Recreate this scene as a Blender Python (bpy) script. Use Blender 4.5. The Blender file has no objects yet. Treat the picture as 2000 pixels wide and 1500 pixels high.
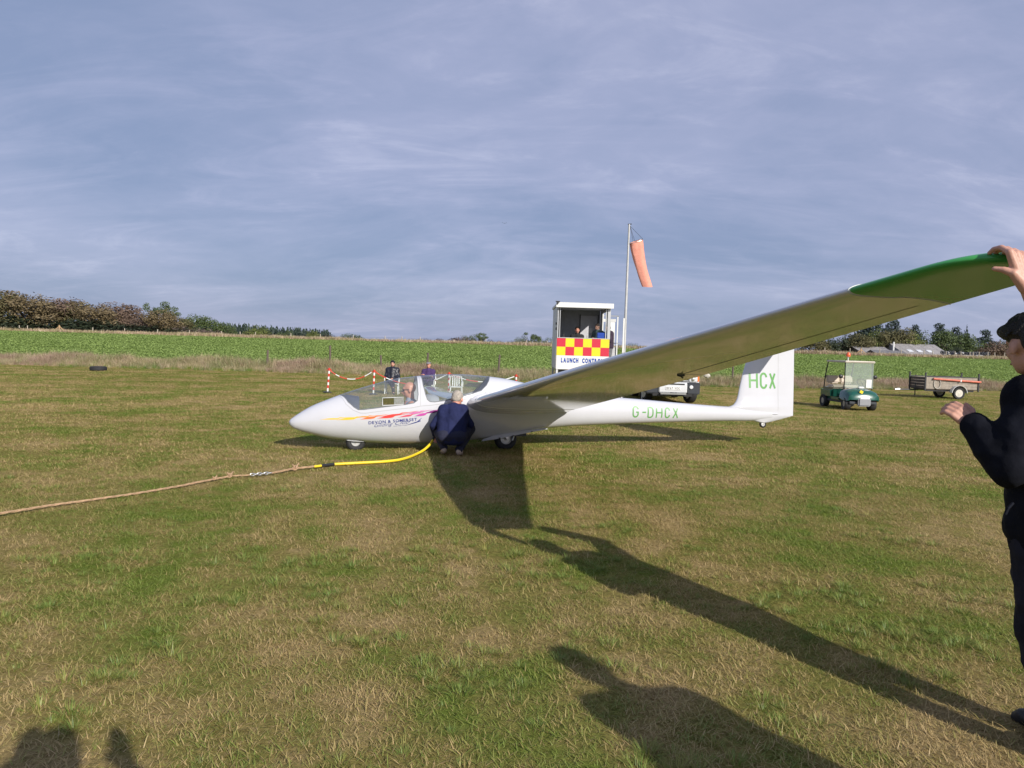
import bpy, bmesh, math, random
import numpy as np
from mathutils import Vector, Matrix, Euler, noise as mnoise

SC = bpy.context.scene
COL = SC.collection
random.seed(7)
RNG = np.random.default_rng(7)
PI = math.pi

# ------------------------------------------------------------------ camera
CAM_H = 1.59
FPX = 1400.0
PITCH, ROLL = math.radians(-2.98), math.radians(1.66)
cam_data = bpy.data.cameras.new('camera')
cam = bpy.data.objects.new('camera', cam_data)
COL.objects.link(cam)
CAM_R = Matrix.Rotation(PI / 2 + PITCH, 3, 'X') @ Matrix.Rotation(ROLL, 3, 'Z')
cam.matrix_world = Matrix.Translation((0, 0, CAM_H)) @ CAM_R.to_4x4()
cam_data.sensor_width = 36.0
cam_data.lens = FPX / 2000 * 36.0
cam_data.clip_start = 0.05
cam_data.clip_end = 3000
SC.camera = cam

# ------------------------------------------------------------------ light
SUN_DIR = Vector((-1.07, 1.60, -1.0)).normalized()      # the way the light travels
sun_el = math.asin(-SUN_DIR.z)
sun_az = math.atan2(-SUN_DIR.x, -SUN_DIR.y)              # from +Y towards +X
world = bpy.data.worlds.new('World')
SC.world = world
world.use_nodes = True
SKY_STRENGTH = 0.095
SUN_STRENGTH = 3.9
EXPOSURE = 0.45
def build_world():
    nt = world.node_tree
    nt.nodes.clear()
    N = nt.nodes.new
    L = nt.links.new
    out = N('ShaderNodeOutputWorld'); bg = N('ShaderNodeBackground')
    bg.inputs['Strength'].default_value = SKY_STRENGTH
    sky = N('ShaderNodeTexSky'); sky.sky_type = 'NISHITA'; sky.sun_disc = False
    sky.sun_elevation = sun_el; sky.sun_rotation = sun_az
    sky.air_density = 1.0; sky.dust_density = 1.6; sky.ozone_density = 2.0; sky.altitude = 250
    tc = N('ShaderNodeTexCoord'); sep = N('ShaderNodeSeparateXYZ')
    L(tc.outputs['Generated'], sep.inputs[0])
    # project the view direction on a high flat cloud sheet
    zc = N('ShaderNodeMath'); zc.operation = 'MAXIMUM'; zc.inputs[1].default_value = 0.0
    L(sep.outputs['Z'], zc.inputs[0])
    za = N('ShaderNodeMath'); za.operation = 'ADD'; za.inputs[1].default_value = 0.26
    L(zc.outputs[0], za.inputs[0])
    dx = N('ShaderNodeMath'); dx.operation = 'DIVIDE'; L(sep.outputs['X'], dx.inputs[0]); L(za.outputs[0], dx.inputs[1])
    dy = N('ShaderNodeMath'); dy.operation = 'DIVIDE'; L(sep.outputs['Y'], dy.inputs[0]); L(za.outputs[0], dy.inputs[1])
    comb = N('ShaderNodeCombineXYZ'); L(dx.outputs[0], comb.inputs[0]); L(dy.outputs[0], comb.inputs[1])
    def layer(rot, scl, scale, detail, rough, dist, lo, hi, off=(0, 0, 0)):
        mp = N('ShaderNodeMapping'); mp.inputs['Rotation'].default_value = (0, 0, rot)
        mp.inputs['Scale'].default_value = scl; mp.inputs['Location'].default_value = off
        L(comb.outputs[0], mp.inputs[0])
        n = N('ShaderNodeTexNoise'); n.inputs['Scale'].default_value = scale
        n.inputs['Detail'].default_value = detail; n.inputs['Roughness'].default_value = rough
        n.inputs['Distortion'].default_value = dist
        L(mp.outputs[0], n.inputs['Vector'])
        r = N('ShaderNodeMapRange'); r.inputs['From Min'].default_value = lo; r.inputs['From Max'].default_value = hi
        r.interpolation_type = 'SMOOTHSTEP'
        L(n.outputs['Fac'], r.inputs['Value'])
        return r.outputs[0]
    a = layer(math.radians(24), (0.62, 1.0, 1), 1.35, 9, 0.60, 0.7, 0.36, 0.66, (3.1, 1.7, 0))
    b = layer(math.radians(34), (0.40, 1.15, 1), 3.4, 11, 0.64, 0.9, 0.46, 0.74, (7.7, 0.4, 0))
    c = layer(math.radians(-16), (0.8, 1.0, 1), 0.62, 5, 0.5, 0.5, 0.38, 0.64, (1.2, 5.5, 0))
    d = layer(math.radians(20), (0.7, 1.0, 1), 7.5, 8, 0.62, 0.6, 0.42, 0.72, (2.2, 9.1, 0))
    m1 = N('ShaderNodeMath'); m1.operation = 'MULTIPLY'; L(a, m1.inputs[0]); m1.inputs[1].default_value = 0.34
    m2 = N('ShaderNodeMath'); m2.operation = 'MULTIPLY_ADD'; L(b, m2.inputs[0]); m2.inputs[1].default_value = 0.30; L(m1.outputs[0], m2.inputs[2])
    m3 = N('ShaderNodeMath'); m3.operation = 'MULTIPLY_ADD'; L(c, m3.inputs[0]); m3.inputs[1].default_value = 0.34; L(m2.outputs[0], m3.inputs[2])
    m4 = N('ShaderNodeMath'); m4.operation = 'MULTIPLY_ADD'; L(d, m4.inputs[0]); m4.inputs[1].default_value = 0.10; L(m3.outputs[0], m4.inputs[2])
    m4.use_clamp = True
    # the cloud sheet: blue grey where it is thin, pale lavender where it is thick
    ramp = N('ShaderNodeValToRGB'); cr = ramp.color_ramp
    cr.elements[0].position = 0.08; cr.elements[0].color = (2.05, 2.55, 4.00, 1)
    cr.elements[1].position = 0.95; cr.elements[1].color = (4.55, 4.72, 6.15, 1)
    e = cr.elements.new(0.50); e.color = (3.00, 3.32, 4.85, 1)
    L(m4.outputs[0], ramp.inputs[0])
    mix = N('ShaderNodeMixRGB'); mix.inputs[0].default_value = 0.88
    L(sky.outputs[0], mix.inputs[1]); L(ramp.outputs[0], mix.inputs[2])
    L(mix.outputs[0], bg.inputs[0]); L(bg.outputs[0], out.inputs[0])
build_world()
sd = bpy.data.lights.new('sun', 'SUN'); sd.energy = SUN_STRENGTH; sd.angle = math.radians(0.55); sd.color = (1.0, 0.945, 0.86)
sun = bpy.data.objects.new('sun', sd); COL.objects.link(sun)
sun.rotation_euler = SUN_DIR.to_track_quat('-Z', 'Y').to_euler()
sun.location = (20, -30, 30)
SC.view_settings.view_transform = 'Standard'
SC.view_settings.look = 'None'
SC.view_settings.exposure = EXPOSURE
SC.view_settings.gamma = 1.0
SC.view_settings.use_curve_mapping = False
try:
    SC.cycles.max_bounces = 8
    SC.cycles.transparent_max_bounces = 24
    SC.cycles.use_denoising = True
    SC.cycles.caustics_reflective = False
    SC.cycles.caustics_refractive = False
except Exception:
    pass

# ------------------------------------------------------------------ helpers
def ray(u, v):
    d = CAM_R @ Vector(((u - 1000) / FPX, (750 - v) / FPX, -1.0))
    return d / d.y
def at(u, v, Y):
    return Vector((0, 0, CAM_H)) + ray(u, v) * Y
def ss(a, b, x):
    t = min(1.0, max(0.0, (x - a) / (b - a)))
    return t * t * (3 - 2 * t)
def verge_y(x):
    return 37.5 + 0.30 * 0.5 * (x + math.sqrt(x * x + 60))
CREST = 126.0
def tz(x, y):
    """height of the land: level by the glider, dipping a little towards the
    launch point, then rising through the crop to a crest"""
    low = -(0.13 + 0.014 * min(17, max(-3, x + 5))) * ss(13, 26, y)
    v = verge_y(x) + 3
    t = min(1.0, max(0.0, (y - v) / (CREST - v)))
    z = low + (1.60 - low) * (t * 0.9 + 0.1 * t * t)
    if y > CREST + 3:
        z -= 0.000035 * (y - CREST - 3) ** 2 if y < CREST + 300 else 3.15 + 0.02 * (y - CREST - 300)
    return z

class MB:
    def __init__(self):
        self.v = []; self.f = []
    def add(self, vs, fs):
        o = len(self.v)
        self.v += [tuple(p) for p in vs]
        self.f += [tuple(i + o for i in f) for f in fs]
        return self
    def box(self, c, s, rot=None):
        cx, cy, cz = c; hx, hy, hz = s[0] / 2, s[1] / 2, s[2] / 2
        vs = [Vector((sx * hx, sy * hy, sz * hz)) for sz in (-1, 1) for sy in (-1, 1) for sx in (-1, 1)]
        if rot is not None:
            R = rot if isinstance(rot, Matrix) else Euler(rot).to_matrix()
            vs = [R @ p for p in vs]
        vs = [p + Vector(c) for p in vs]
        return self.add(vs, [(0, 2, 3, 1), (4, 5, 7, 6), (0, 1, 5, 4), (2, 6, 7, 3), (0, 4, 6, 2), (1, 3, 7, 5)])
    def b2(self, x0, x1, y0, y1, z0, z1):
        return self.box(((x0 + x1) / 2, (y0 + y1) / 2, (z0 + z1) / 2), (x1 - x0, y1 - y0, z1 - z0))
    def tube(self, pts, r, n=8, cap=True):
        pts = [Vector(p) for p in pts]
        rs = r if isinstance(r, (list, tuple)) else [r] * len(pts)
        vs = []; up = None
        for i, p in enumerate(pts):
            t = (pts[min(i + 1, len(pts) - 1)] - pts[max(i - 1, 0)]).normalized()
            if up is None:
                up = Vector((0, 0, 1)) if abs(t.z) < 0.9 else Vector((1, 0, 0))
            a = t.cross(up)
            if a.length < 1e-5: a = t.cross(Vector((0.3, 1, 0.2)))
            a.normalize(); b = a.cross(t).normalized(); up = b
            for k in range(n):
                w = 2 * PI * k / n
                vs.append(p + (a * math.cos(w) + b * math.sin(w)) * rs[i])
        fs = []
        for i in range(len(pts) - 1):
            for k in range(n):
                k2 = (k + 1) % n
                fs.append((i * n + k, i * n + k2, (i + 1) * n + k2, (i + 1) * n + k))
        if cap:
            fs.append(tuple(range(n - 1, -1, -1)))
            fs.append(tuple((len(pts) - 1) * n + k for k in range(n)))
        return self.add(vs, fs)
    def lathe(self, prof, M=None, n=20, close=False):
        """prof: (radius, height) along local z; M places it"""
        M = M or Matrix.Identity(4)
        vs = []; fs = []
        m = len(prof)
        for r, h in prof:
            for k in range(n):
                w = 2 * PI * k / n
                vs.append(M @ Vector((r * math.cos(w), r * math.sin(w), h)))
        for i in range(m if close else m - 1):
            j = (i + 1) % m
            for k in range(n):
                k2 = (k + 1) % n
                fs.append((i * n + k, i * n + k2, j * n + k2, j * n + k))
        if not close:
            if prof[0][0] > 1e-4: fs.append(tuple(range(n - 1, -1, -1)))
            if prof[-1][0] > 1e-4: fs.append(tuple((m - 1) * n + k for k in range(n)))
        return self.add(vs, fs)
    def ell(self, c, r, rot=None, n=14, m=9):
        R = Euler(rot).to_matrix() if rot is not None and not isinstance(rot, Matrix) else (rot or Matrix.Identity(3))
        vs = []; fs = []
        c = Vector(c)
        for i in range(m + 1):
            a = PI * i / m
            for k in range(n):
                w = 2 * PI * k / n
                vs.append(c + R @ Vector((r[0] * math.sin(a) * math.cos(w), r[1] * math.sin(a) * math.sin(w), r[2] * math.cos(a))))
        for i in range(m):
            for k in range(n):
                k2 = (k + 1) % n
                fs.append((i * n + k, (i + 1) * n + k, (i + 1) * n + k2, i * n + k2))
        return self.add(vs, fs)
    def cap(self, p0, p1, r0, r1=None, n=12):
        r1 = r0 if r1 is None else r1
        p0 = Vector(p0); p1 = Vector(p1)
        d = p1 - p0; L = d.length
        if L < 1e-6: return self.ell(p0, (r0, r0, r0))
        M = Matrix.Translation(p0) @ d.to_track_quat('Z', 'Y').to_matrix().to_4x4()
        prof = []
        for i in range(6):
            a = PI / 2 * i / 5
            prof.append((max(1e-4, r0 * math.sin(a)), -r0 * math.cos(a)))
        for i in range(6):
            a = PI / 2 * i / 5
            prof.append((max(1e-4, r1 * math.cos(a)), L + r1 * math.sin(a)))
        return self.lathe(prof, M, n)
    def quad(self, a, b, c, d):
        return self.add([a, b, c, d], [(0, 1, 2, 3)])
    def mesh(self, name):
        me = bpy.data.meshes.new(name)
        me.from_pydata([tuple(p) for p in self.v], [], self.f)
        me.update()
        return me
    def build(self, name, mat, parent=None, smooth=False, bevel=0, sharp=40, fix=True):
        me = self.mesh(name)
        return finish(me, name, mat, parent, smooth, bevel, sharp, fix)

def finish(me, name, mat, parent=None, smooth=False, bevel=0, sharp=40, fix=True):
    if fix or bevel:
        bm = bmesh.new(); bm.from_mesh(me)
        if fix: bmesh.ops.recalc_face_normals(bm, faces=bm.faces)
        if bevel:
            es = [e for e in bm.edges if len(e.link_faces) == 2 and e.calc_face_angle(0) > math.radians(30)]
            bmesh.ops.bevel(bm, geom=es, offset=bevel, segments=2, affect='EDGES', clamp_overlap=True)
        bm.to_mesh(me); bm.free()
    if mat is not None:
        for m in (mat if isinstance(mat, (list, tuple)) else [mat]): me.materials.append(m)
    if smooth or bevel:
        me.polygons.foreach_set('use_smooth', [True] * len(me.polygons))
        try: me.set_sharp_from_angle(angle=math.radians(sharp))
        except Exception: pass
    o = bpy.data.objects.new(name, me)
    COL.objects.link(o)
    if parent is not None: o.parent = parent
    return o

def empty(name, loc=(0, 0, 0), rotz=0, rot=None):
    o = bpy.data.objects.new(name, None)
    o.empty_display_size = 0.2
    o.location = loc
    o.rotation_euler = rot if rot is not None else (0, 0, rotz)
    COL.objects.link(o)
    return o
def tag(o, label, cat, group=None):
    o['label'] = label; o['category'] = cat
    if group: o['group'] = group
    return o
def structure(o):
    o['kind'] = 'structure'; return o
def stuff(o, label=None, cat=None):
    o['kind'] = 'stuff'
    if label: o['label'] = label
    if cat: o['category'] = cat
    return o
def children_of(o):
    return [c for c in bpy.data.objects if c.parent == o]
def dup(o, parent=None):
    c = o.copy(); COL.objects.link(c)
    if parent is not None: c.parent = parent
    for ch in children_of(o): dup(ch, c)
    return c

# ------------------------------------------------------------------ materials
MATS = {}
def mat(name, col, rough=0.6, metal=0.0, var=0.0, vscale=6.0, bump=0.0, bscale=40.0, coat=0.0, spec=0.5, col2=None, dirt=None, trans=0.0, world=False):
    """procedural Principled material: base colour broken up by two noises"""
    if name in MATS: return MATS[name]
    m = bpy.data.materials.new(name); m.use_nodes = True
    nt = m.node_tree; N = nt.nodes.new; L = nt.links.new
    b = nt.nodes['Principled BSDF']
    b.inputs['Roughness'].default_value = rough; b.inputs['Metallic'].default_value = metal
    b.inputs['Specular IOR Level'].default_value = spec
    b.inputs['Coat Weight'].default_value = coat
    b.inputs['Coat Roughness'].default_value = 0.05
    tc = N('ShaderNodeTexCoord')
    src = tc.outputs['Object']
    if world:
        g = N('ShaderNodeNewGeometry'); src = g.outputs['Position']
    if var > 0 or col2 is not None:
        n = N('ShaderNodeTexNoise'); n.inputs['Scale'].default_value = vscale; n.inputs['Detail'].default_value = 6
        n.inputs['Roughness'].default_value = 0.62
        L(src, n.inputs['Vector'])
        r = N('ShaderNodeMapRange'); r.inputs['From Min'].default_value = 0.32; r.inputs['From Max'].default_value = 0.68
        L(n.outputs['Fac'], r.inputs['Value'])
        mx = N('ShaderNodeMixRGB')
        c2 = col2 if col2 is not None else tuple(max(0, c * (1 - var)) for c in col)
        c1 = col if col2 is not None else tuple(min(1, c * (1 + var * 0.5)) for c in col)
        mx.inputs[1].default_value = (*c1, 1); mx.inputs[2].default_value = (*c2, 1)
        L(r.outputs[0], mx.inputs[0])
        L(mx.outputs[0], b.inputs['Base Color'])
        rr = N('ShaderNodeMapRange'); rr.inputs['To Min'].default_value = max(0.02, rough * 0.85); rr.inputs['To Max'].default_value = min(1, rough * 1.15)
        L(n.outputs['Fac'], rr.inputs['Value']); L(rr.outputs[0], b.inputs['Roughness'])
    else:
        b.inputs['Base Color'].default_value = (*col, 1)
    if bump > 0:
        n2 = N('ShaderNodeTexNoise'); n2.inputs['Scale'].default_value = bscale; n2.inputs['Detail'].default_value = 5
        L(src, n2.inputs['Vector'])
        bp = N('ShaderNodeBump'); bp.inputs['Strength'].default_value = bump; bp.inputs['Distance'].default_value = 0.02
        L(n2.outputs['Fac'], bp.inputs['Height']); L(bp.outputs[0], b.inputs['Normal'])
    MATS[name] = m
    return m

def glass_mat(name, tint, refl=1.0, haze=0.0, hazecol=(0.8, 0.8, 0.8)):
    m = bpy.data.materials.new(name); m.use_nodes = True
    nt = m.node_tree; nt.nodes.clear(); N = nt.nodes.new; L = nt.links.new
    out = N('ShaderNodeOutputMaterial'); tr = N('ShaderNodeBsdfTransparent'); gl = N('ShaderNodeBsdfGlossy')
    tr.inputs[0].default_value = (*tint, 1); gl.inputs['Roughness'].default_value = 0.02
    lw = N('ShaderNodeLayerWeight'); lw.inputs['Blend'].default_value = 0.5
    pw = N('ShaderNodeMath'); pw.operation = 'POWER'; pw.inputs[1].default_value = 3.2; L(lw.outputs['Facing'], pw.inputs[0])
    mu = N('ShaderNodeMath'); mu.operation = 'MULTIPLY_ADD'; mu.inputs[1].default_value = 0.95 * refl; mu.inputs[2].default_value = 0.055 * refl; mu.use_clamp = True
    L(pw.outputs[0], mu.inputs[0])
    mx = N('ShaderNodeMixShader'); L(mu.outputs[0], mx.inputs[0]); L(tr.outputs[0], mx.inputs[1]); L(gl.outputs[0], mx.inputs[2])
    last = mx
    if haze > 0:
        df = N('ShaderNodeBsdfDiffuse'); df.inputs[0].default_value = (*hazecol, 1)
        n = N('ShaderNodeTexNoise'); n.inputs['Scale'].default_value = 5; n.inputs['Detail'].default_value = 4
        r = N('ShaderNodeMapRange'); r.inputs['To Min'].default_value = haze * 0.5; r.inputs['To Max'].default_value = haze * 1.5
        L(n.outputs['Fac'], r.inputs['Value'])
        m2 = N('ShaderNodeMixShader'); L(r.outputs[0], m2.inputs[0]); L(mx.outputs[0], m2.inputs[1]); L(df.outputs[0], m2.inputs[2])
        last = m2
    L(last.outputs[0], out.inputs[0])
    MATS[name] = m
    return m

GEL = mat('white_gelcoat', (0.565, 0.568, 0.60), 0.13, var=0.04, vscale=2.0, spec=0.55, coat=0.9)
GREENTIP = mat('green_gelcoat', (0.050, 0.31, 0.072), 0.14, var=0.04, vscale=3)
LETGREEN = mat('green_lettering', (0.13, 0.33, 0.10), 0.35)
RUBBER = mat('tyre_rubber', (0.022, 0.022, 0.024), 0.75, var=0.3, vscale=20, bump=0.25, bscale=90)
STEEL = mat('bare_steel', (0.55, 0.55, 0.54), 0.35, metal=0.9, var=0.15)
DKMETAL = mat('dark_metal', (0.05, 0.05, 0.055), 0.45, metal=0.3, var=0.2)
WHITEP = mat('white_paint', (0.76, 0.76, 0.74), 0.4, var=0.06, vscale=4)
OFFWHITE = mat('weathered_white', (0.62, 0.62, 0.60), 0.5, var=0.14, vscale=3)
GREYP = mat('grey_paint', (0.30, 0.31, 0.33), 0.5, var=0.12)
BLACKP = mat('black_plastic', (0.02, 0.02, 0.022), 0.45, var=0.2)
REDP = mat('red_paint', (0.62, 0.055, 0.03), 0.45, var=0.12)
PLASTIC = mat('white_plastic', (0.78, 0.78, 0.76), 0.35, var=0.04)
SKIN = mat('skin', (0.56, 0.30, 0.22), 0.5, var=0.10, vscale=14, bump=0.08, bscale=120)
SKINR = mat('skin_ruddy', (0.60, 0.28, 0.20), 0.45, var=0.12, vscale=14)
WOOD = mat('weathered_wood', (0.33, 0.285, 0.235), 0.85, var=0.3, vscale=7, bump=0.3, bscale=50)
POSTWOOD = mat('fence_wood', (0.30, 0.26, 0.21), 0.9, var=0.25, vscale=9)
CLEAR = glass_mat('canopy_plexiglass', (0.88, 0.915, 0.905), 1.0, 0.055, (0.75, 0.78, 0.82))  # pale diffuse veil put into the glass as reflection haze
WINGLASS = glass_mat('window_glass', (0.88, 0.92, 0.93), 1.0, 0.03)
HAZYGLASS = glass_mat('hazy_plastic', (0.84, 0.90, 0.87), 0.9, 0.17, (0.75, 0.80, 0.78))  # diffuse veil mixed into the windscreen plastic
# ================================================================== LAND
def grass_mat(name, straw, olive, green, bias=0.0, blade=True, rnd=0.35):
    m = bpy.data.materials.new(name); m.use_nodes = True
    nt = m.node_tree; nt.nodes.clear(); N = nt.nodes.new; L = nt.links.new
    out = N('ShaderNodeOutputMaterial')
    g = N('ShaderNodeNewGeometry')
    def noise(scale, detail, lo, hi, rough=0.6):
        n = N('ShaderNodeTexNoise'); n.inputs['Scale'].default_value = scale; n.inputs['Detail'].default_value = detail
        n.inputs['Roughness'].default_value = rough
        L(g.outputs['Position'], n.inputs['Vector'])
        r = N('ShaderNodeMapRange'); r.inputs['From Min'].default_value = lo; r.inputs['From Max'].default_value = hi
        L(n.outputs['Fac'], r.inputs['Value']); return r.outputs[0]
    a = noise(0.55, 5, 0.38 + bias, 0.62 + bias)
    b = noise(2.3, 7, 0.37 + bias, 0.63 + bias)
    c = noise(0.09, 3, 0.36, 0.64)
    s = N('ShaderNodeMath'); s.operation = 'MULTIPLY_ADD'; L(a, s.inputs[0]); s.inputs[1].default_value = 0.55
    s2 = N('ShaderNodeMath'); s2.operation = 'MULTIPLY'; L(b, s2.inputs[0]); s2.inputs[1].default_value = 0.45
    L(s2.outputs[0], s.inputs[2])
    fac = s.outputs[0]
    if blade:
        oi = N('ShaderNodeObjectInfo')
        q = N('ShaderNodeMath'); q.operation = 'MULTIPLY_ADD'; L(oi.outputs['Random'], q.inputs[0]); q.inputs[1].default_value = rnd
        q.inputs[2].default_value = -rnd / 2
        at_ = N('ShaderNodeAttribute'); at_.attribute_name = 'tint'
        q2 = N('ShaderNodeMath'); q2.operation = 'ADD'; L(q.outputs[0], q2.inputs[0]); L(at_.outputs['Fac'], q2.inputs[1])
        q3 = N('ShaderNodeMath'); q3.operation = 'ADD'; q3.use_clamp = True; L(q2.outputs[0], q3.inputs[0]); L(fac, q3.inputs[1])
        fac = q3.outputs[0]
    ramp = N('ShaderNodeValToRGB'); cr = ramp.color_ramp
    cr.elements[0].position = 0.12; cr.elements[0].color = (*straw, 1)
    cr.elements[1].position = 0.86; cr.elements[1].color = (*green, 1)
    e = cr.elements.new(0.45); e.color = (*olive, 1)
    L(fac, ramp.inputs[0])
    # large soft change of tone over the airfield
    mx = N('ShaderNodeMixRGB'); mx.blend_type = 'MULTIPLY'; mx.inputs[2].default_value = (0.86, 0.89, 0.80, 1)
    L(c, mx.inputs[0]); L(ramp.outputs[0], mx.inputs[1])
    col = mx.outputs[0]
    if blade:
        df = N('ShaderNodeBsdfDiffuse'); tl = N('ShaderNodeBsdfTranslucent'); gl = N('ShaderNodeBsdfGlossy')
        gl.inputs['Roughness'].default_value = 0.45; gl.inputs[0].default_value = (0.6, 0.6, 0.6, 1)
        L(col, df.inputs[0]); L(col, tl.inputs[0])
        m1 = N('ShaderNodeMixShader'); m1.inputs[0].default_value = 0.30; L(df.outputs[0], m1.inputs[1]); L(tl.outputs[0], m1.inputs[2])
        m2 = N('ShaderNodeMixShader'); m2.inputs[0].default_value = 0.05; L(m1.outputs[0], m2.inputs[1]); L(gl.outputs[0], m2.inputs[2])
        L(m2.outputs[0], out.inputs[0])
    else:
        fn = N('ShaderNodeTexNoise'); fn.inputs['Scale'].default_value = 26; fn.inputs['Detail'].default_value = 8; fn.inputs['Roughness'].default_value = 0.75
        L(g.outputs['Position'], fn.inputs['Vector'])
        fr = N('ShaderNodeMapRange'); fr.inputs['From Min'].default_value = 0.3; fr.inputs['From Max'].default_value = 0.7
        fr.inputs['To Min'].default_value = 0.45; fr.inputs['To Max'].default_value = 1.25
        L(fn.outputs['Fac'], fr.inputs['Value'])
        vm = N('ShaderNodeMixRGB'); vm.blend_type = 'MULTIPLY'; vm.inputs[0].default_value = 1.0
        L(col, vm.inputs[1]); L(fr.outputs[0], vm.inputs[2])
        df = N('ShaderNodeBsdfDiffuse'); L(vm.outputs[0], df.inputs[0])
        bp = N('ShaderNodeBump'); bp.inputs['Strength'].default_value = 0.9; bp.inputs['Distance'].default_value = 0.03
        L(fn.outputs['Fac'], bp.inputs['Height']); L(bp.outputs[0], df.inputs['Normal'])
        L(df.outputs[0], out.inputs[0])
    MATS[name] = m
    return m

STRAW, OLIVE, GREEN = (0.54, 0.395, 0.190), (0.378, 0.308, 0.106), (0.215, 0.275, 0.052)
TURF = grass_mat('turf_ground', tuple(c * 0.78 for c in STRAW), tuple(c * 0.78 for c in OLIVE), tuple(c * 0.78 for c in GREEN), blade=False)
BLADE = grass_mat('turf_blades', STRAW, OLIVE, GREEN, rnd=0.5)
TUFTM = grass_mat('tuft_blades', (0.36, 0.34, 0.09), (0.28, 0.31, 0.072), (0.175, 0.265, 0.05), rnd=0.4)
DEADM = grass_mat('dead_stalks', (0.46, 0.37, 0.22), (0.40, 0.31, 0.17), (0.33, 0.27, 0.13), rnd=0.6)
VERGEM = grass_mat('verge_grass', (0.62, 0.49, 0.33), (0.48, 0.39, 0.23), (0.27, 0.29, 0.12), rnd=0.5)
VERGEPINK = grass_mat('verge_seed_heads', (0.52, 0.37, 0.28), (0.42, 0.30, 0.22), (0.36, 0.29, 0.17), rnd=0.5)

def sheet(name, xs, ys, zf, m):
    vs = []; fs = []
    nx = len(xs)
    for y in ys:
        for x in xs: vs.append((x, y, zf(x, y)))
    for j in range(len(ys) - 1):
        for i in range(nx - 1):
            fs.append((j * nx + i, j * nx + i + 1, (j + 1) * nx + i + 1, (j + 1) * nx + i))
    me = bpy.data.meshes.new(name); me.from_pydata(vs, [], fs); me.materials.append(m)
    me.polygons.foreach_set('use_smooth', [True] * len(fs))
    o = bpy.data.objects.new(name, me); COL.objects.link(o); return o

def rel(x, y):
    """small unevenness of the turf"""
    if y > 16: return 0.0
    return 0.012 * mnoise.noise(Vector((x * 0.9, y * 0.9, 0))) + 0.006 * mnoise.noise(Vector((x * 3.1, y * 3.1, 4)))
gx = [-1500, -900, -600, -400, -300, -220, -160, -120, -90, -70, -55, -44, -36, -30] + [x * 1.0 for x in range(-26, -8)] + [x * 0.25 for x in range(-32, 33)] + [x * 1.0 for x in range(9, 27)] + [30, 36, 44, 55, 70, 90, 120, 160, 220, 300, 400, 600, 900, 1500]
gy = [-300, -120, -50, -25, -12, -6, -3] + [y * 0.25 for y in range(-8, 60)] + [15 + y for y in range(0, 36)] + [52 + 3 * y for y in range(0, 30)] + [145, 160, 180, 210, 250, 300, 380, 500, 800, 1400, 2400]
structure(sheet('ground', gx, gy, lambda x, y: tz(x, y) + rel(x, y), TURF))

def sstep(x): return x * x * (3 - 2 * x)
CROPSOIL = mat('crop_soil', (0.15, 0.22, 0.06), 0.9, var=0.35, vscale=1.2, world=True)
cx = [-150 + 4 * i for i in range(76)]
def crop_sheet():
    vs = []; fs = []
    ts = [0, .01, .02, .04, .06, .09, .12, .16, .2, .25, .3, .36, .42, .5, .58, .66, .74, .82, .9, 1.0]
    for t in ts:
        for x in cx:
            y0 = verge_y(x) + 3.0
            y = y0 + (CREST - 1.5 - y0) * t
            vs.append((x, y, tz(x, y) + 0.03))
    nx = len(cx)
    for j in range(len(ts) - 1):
        for i in range(nx - 1):
            fs.append((j * nx + i, j * nx + i + 1, (j + 1) * nx + i + 1, (j + 1) * nx + i))
    me = bpy.data.meshes.new('crop_field'); me.from_pydata(vs, [], fs); me.materials.append(CROPSOIL)
    o = bpy.data.objects.new('crop_field', me); COL.objects.link(o); structure(o)
crop_sheet()

# ---- scattering: points with rotation, size and choice -> instances
def clump(name, n, rad, hmin, hmax, w, lean, m, tint=0.0, tintvar=0.25, seg=2, curl=0.5, seed=0, lv=(0.4, 1.3), radial=False):
    R = random.Random(seed)
    vs = []; fs = []; tints = []
    for _ in range(n):
        a = R.uniform(0, 2 * PI); r = rad * math.sqrt(R.random())
        bx, by = r * math.cos(a), r * math.sin(a)
        h = R.uniform(hmin, hmax); d = a + R.uniform(-.5, .5) if radial else R.uniform(0, 2 * PI)
        ln = lean * R.uniform(*lv) * ((.35 + .75 * r / rad) if radial else 1)
        dx, dy = math.cos(d), math.sin(d)
        sx, sy = -dy * w / 2 * R.uniform(0.7, 1.3), dx * w / 2 * R.uniform(0.7, 1.3)
        tw = R.uniform(-0.6, 0.6)
        sx, sy = sx * math.cos(tw) - sy * math.sin(tw), sx * math.sin(tw) + sy * math.cos(tw)
        o = len(vs); x, y, z = bx, by, -0.006; ang = ln * (1 - curl)
        tv = tint + R.uniform(-tintvar, tintvar)
        for s in range(seg + 1):
            k = 1 - 0.85 * (s / seg) ** 1.5
            if s == seg:
                vs.append((x, y, z)); tints.append(tv)
            else:
                vs += [(x - sx * k, y - sy * k, z), (x + sx * k, y + sy * k, z)]; tints += [tv, tv]
            st = h / seg
            x += dx * math.sin(ang) * st; y += dy * math.sin(ang) * st; z += max(0.06, math.cos(ang)) * st
            ang += ln * 2 * curl / seg
        for s in range(seg - 1):
            fs.append((o + 2 * s, o + 2 * s + 1, o + 2 * s + 3, o + 2 * s + 2))
        fs.append((o + 2 * (seg - 1), o + 2 * (seg - 1) + 1, o + 2 * seg))
    me = bpy.data.meshes.new(name); me.from_pydata(vs, [], fs); me.materials.append(m)
    at_ = me.attributes.new('tint', 'FLOAT', 'POINT'); at_.data.foreach_set('value', tints)
    me.polygons.foreach_set('use_smooth', [True] * len(fs))
    return bpy.data.objects.new(name, me)

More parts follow.
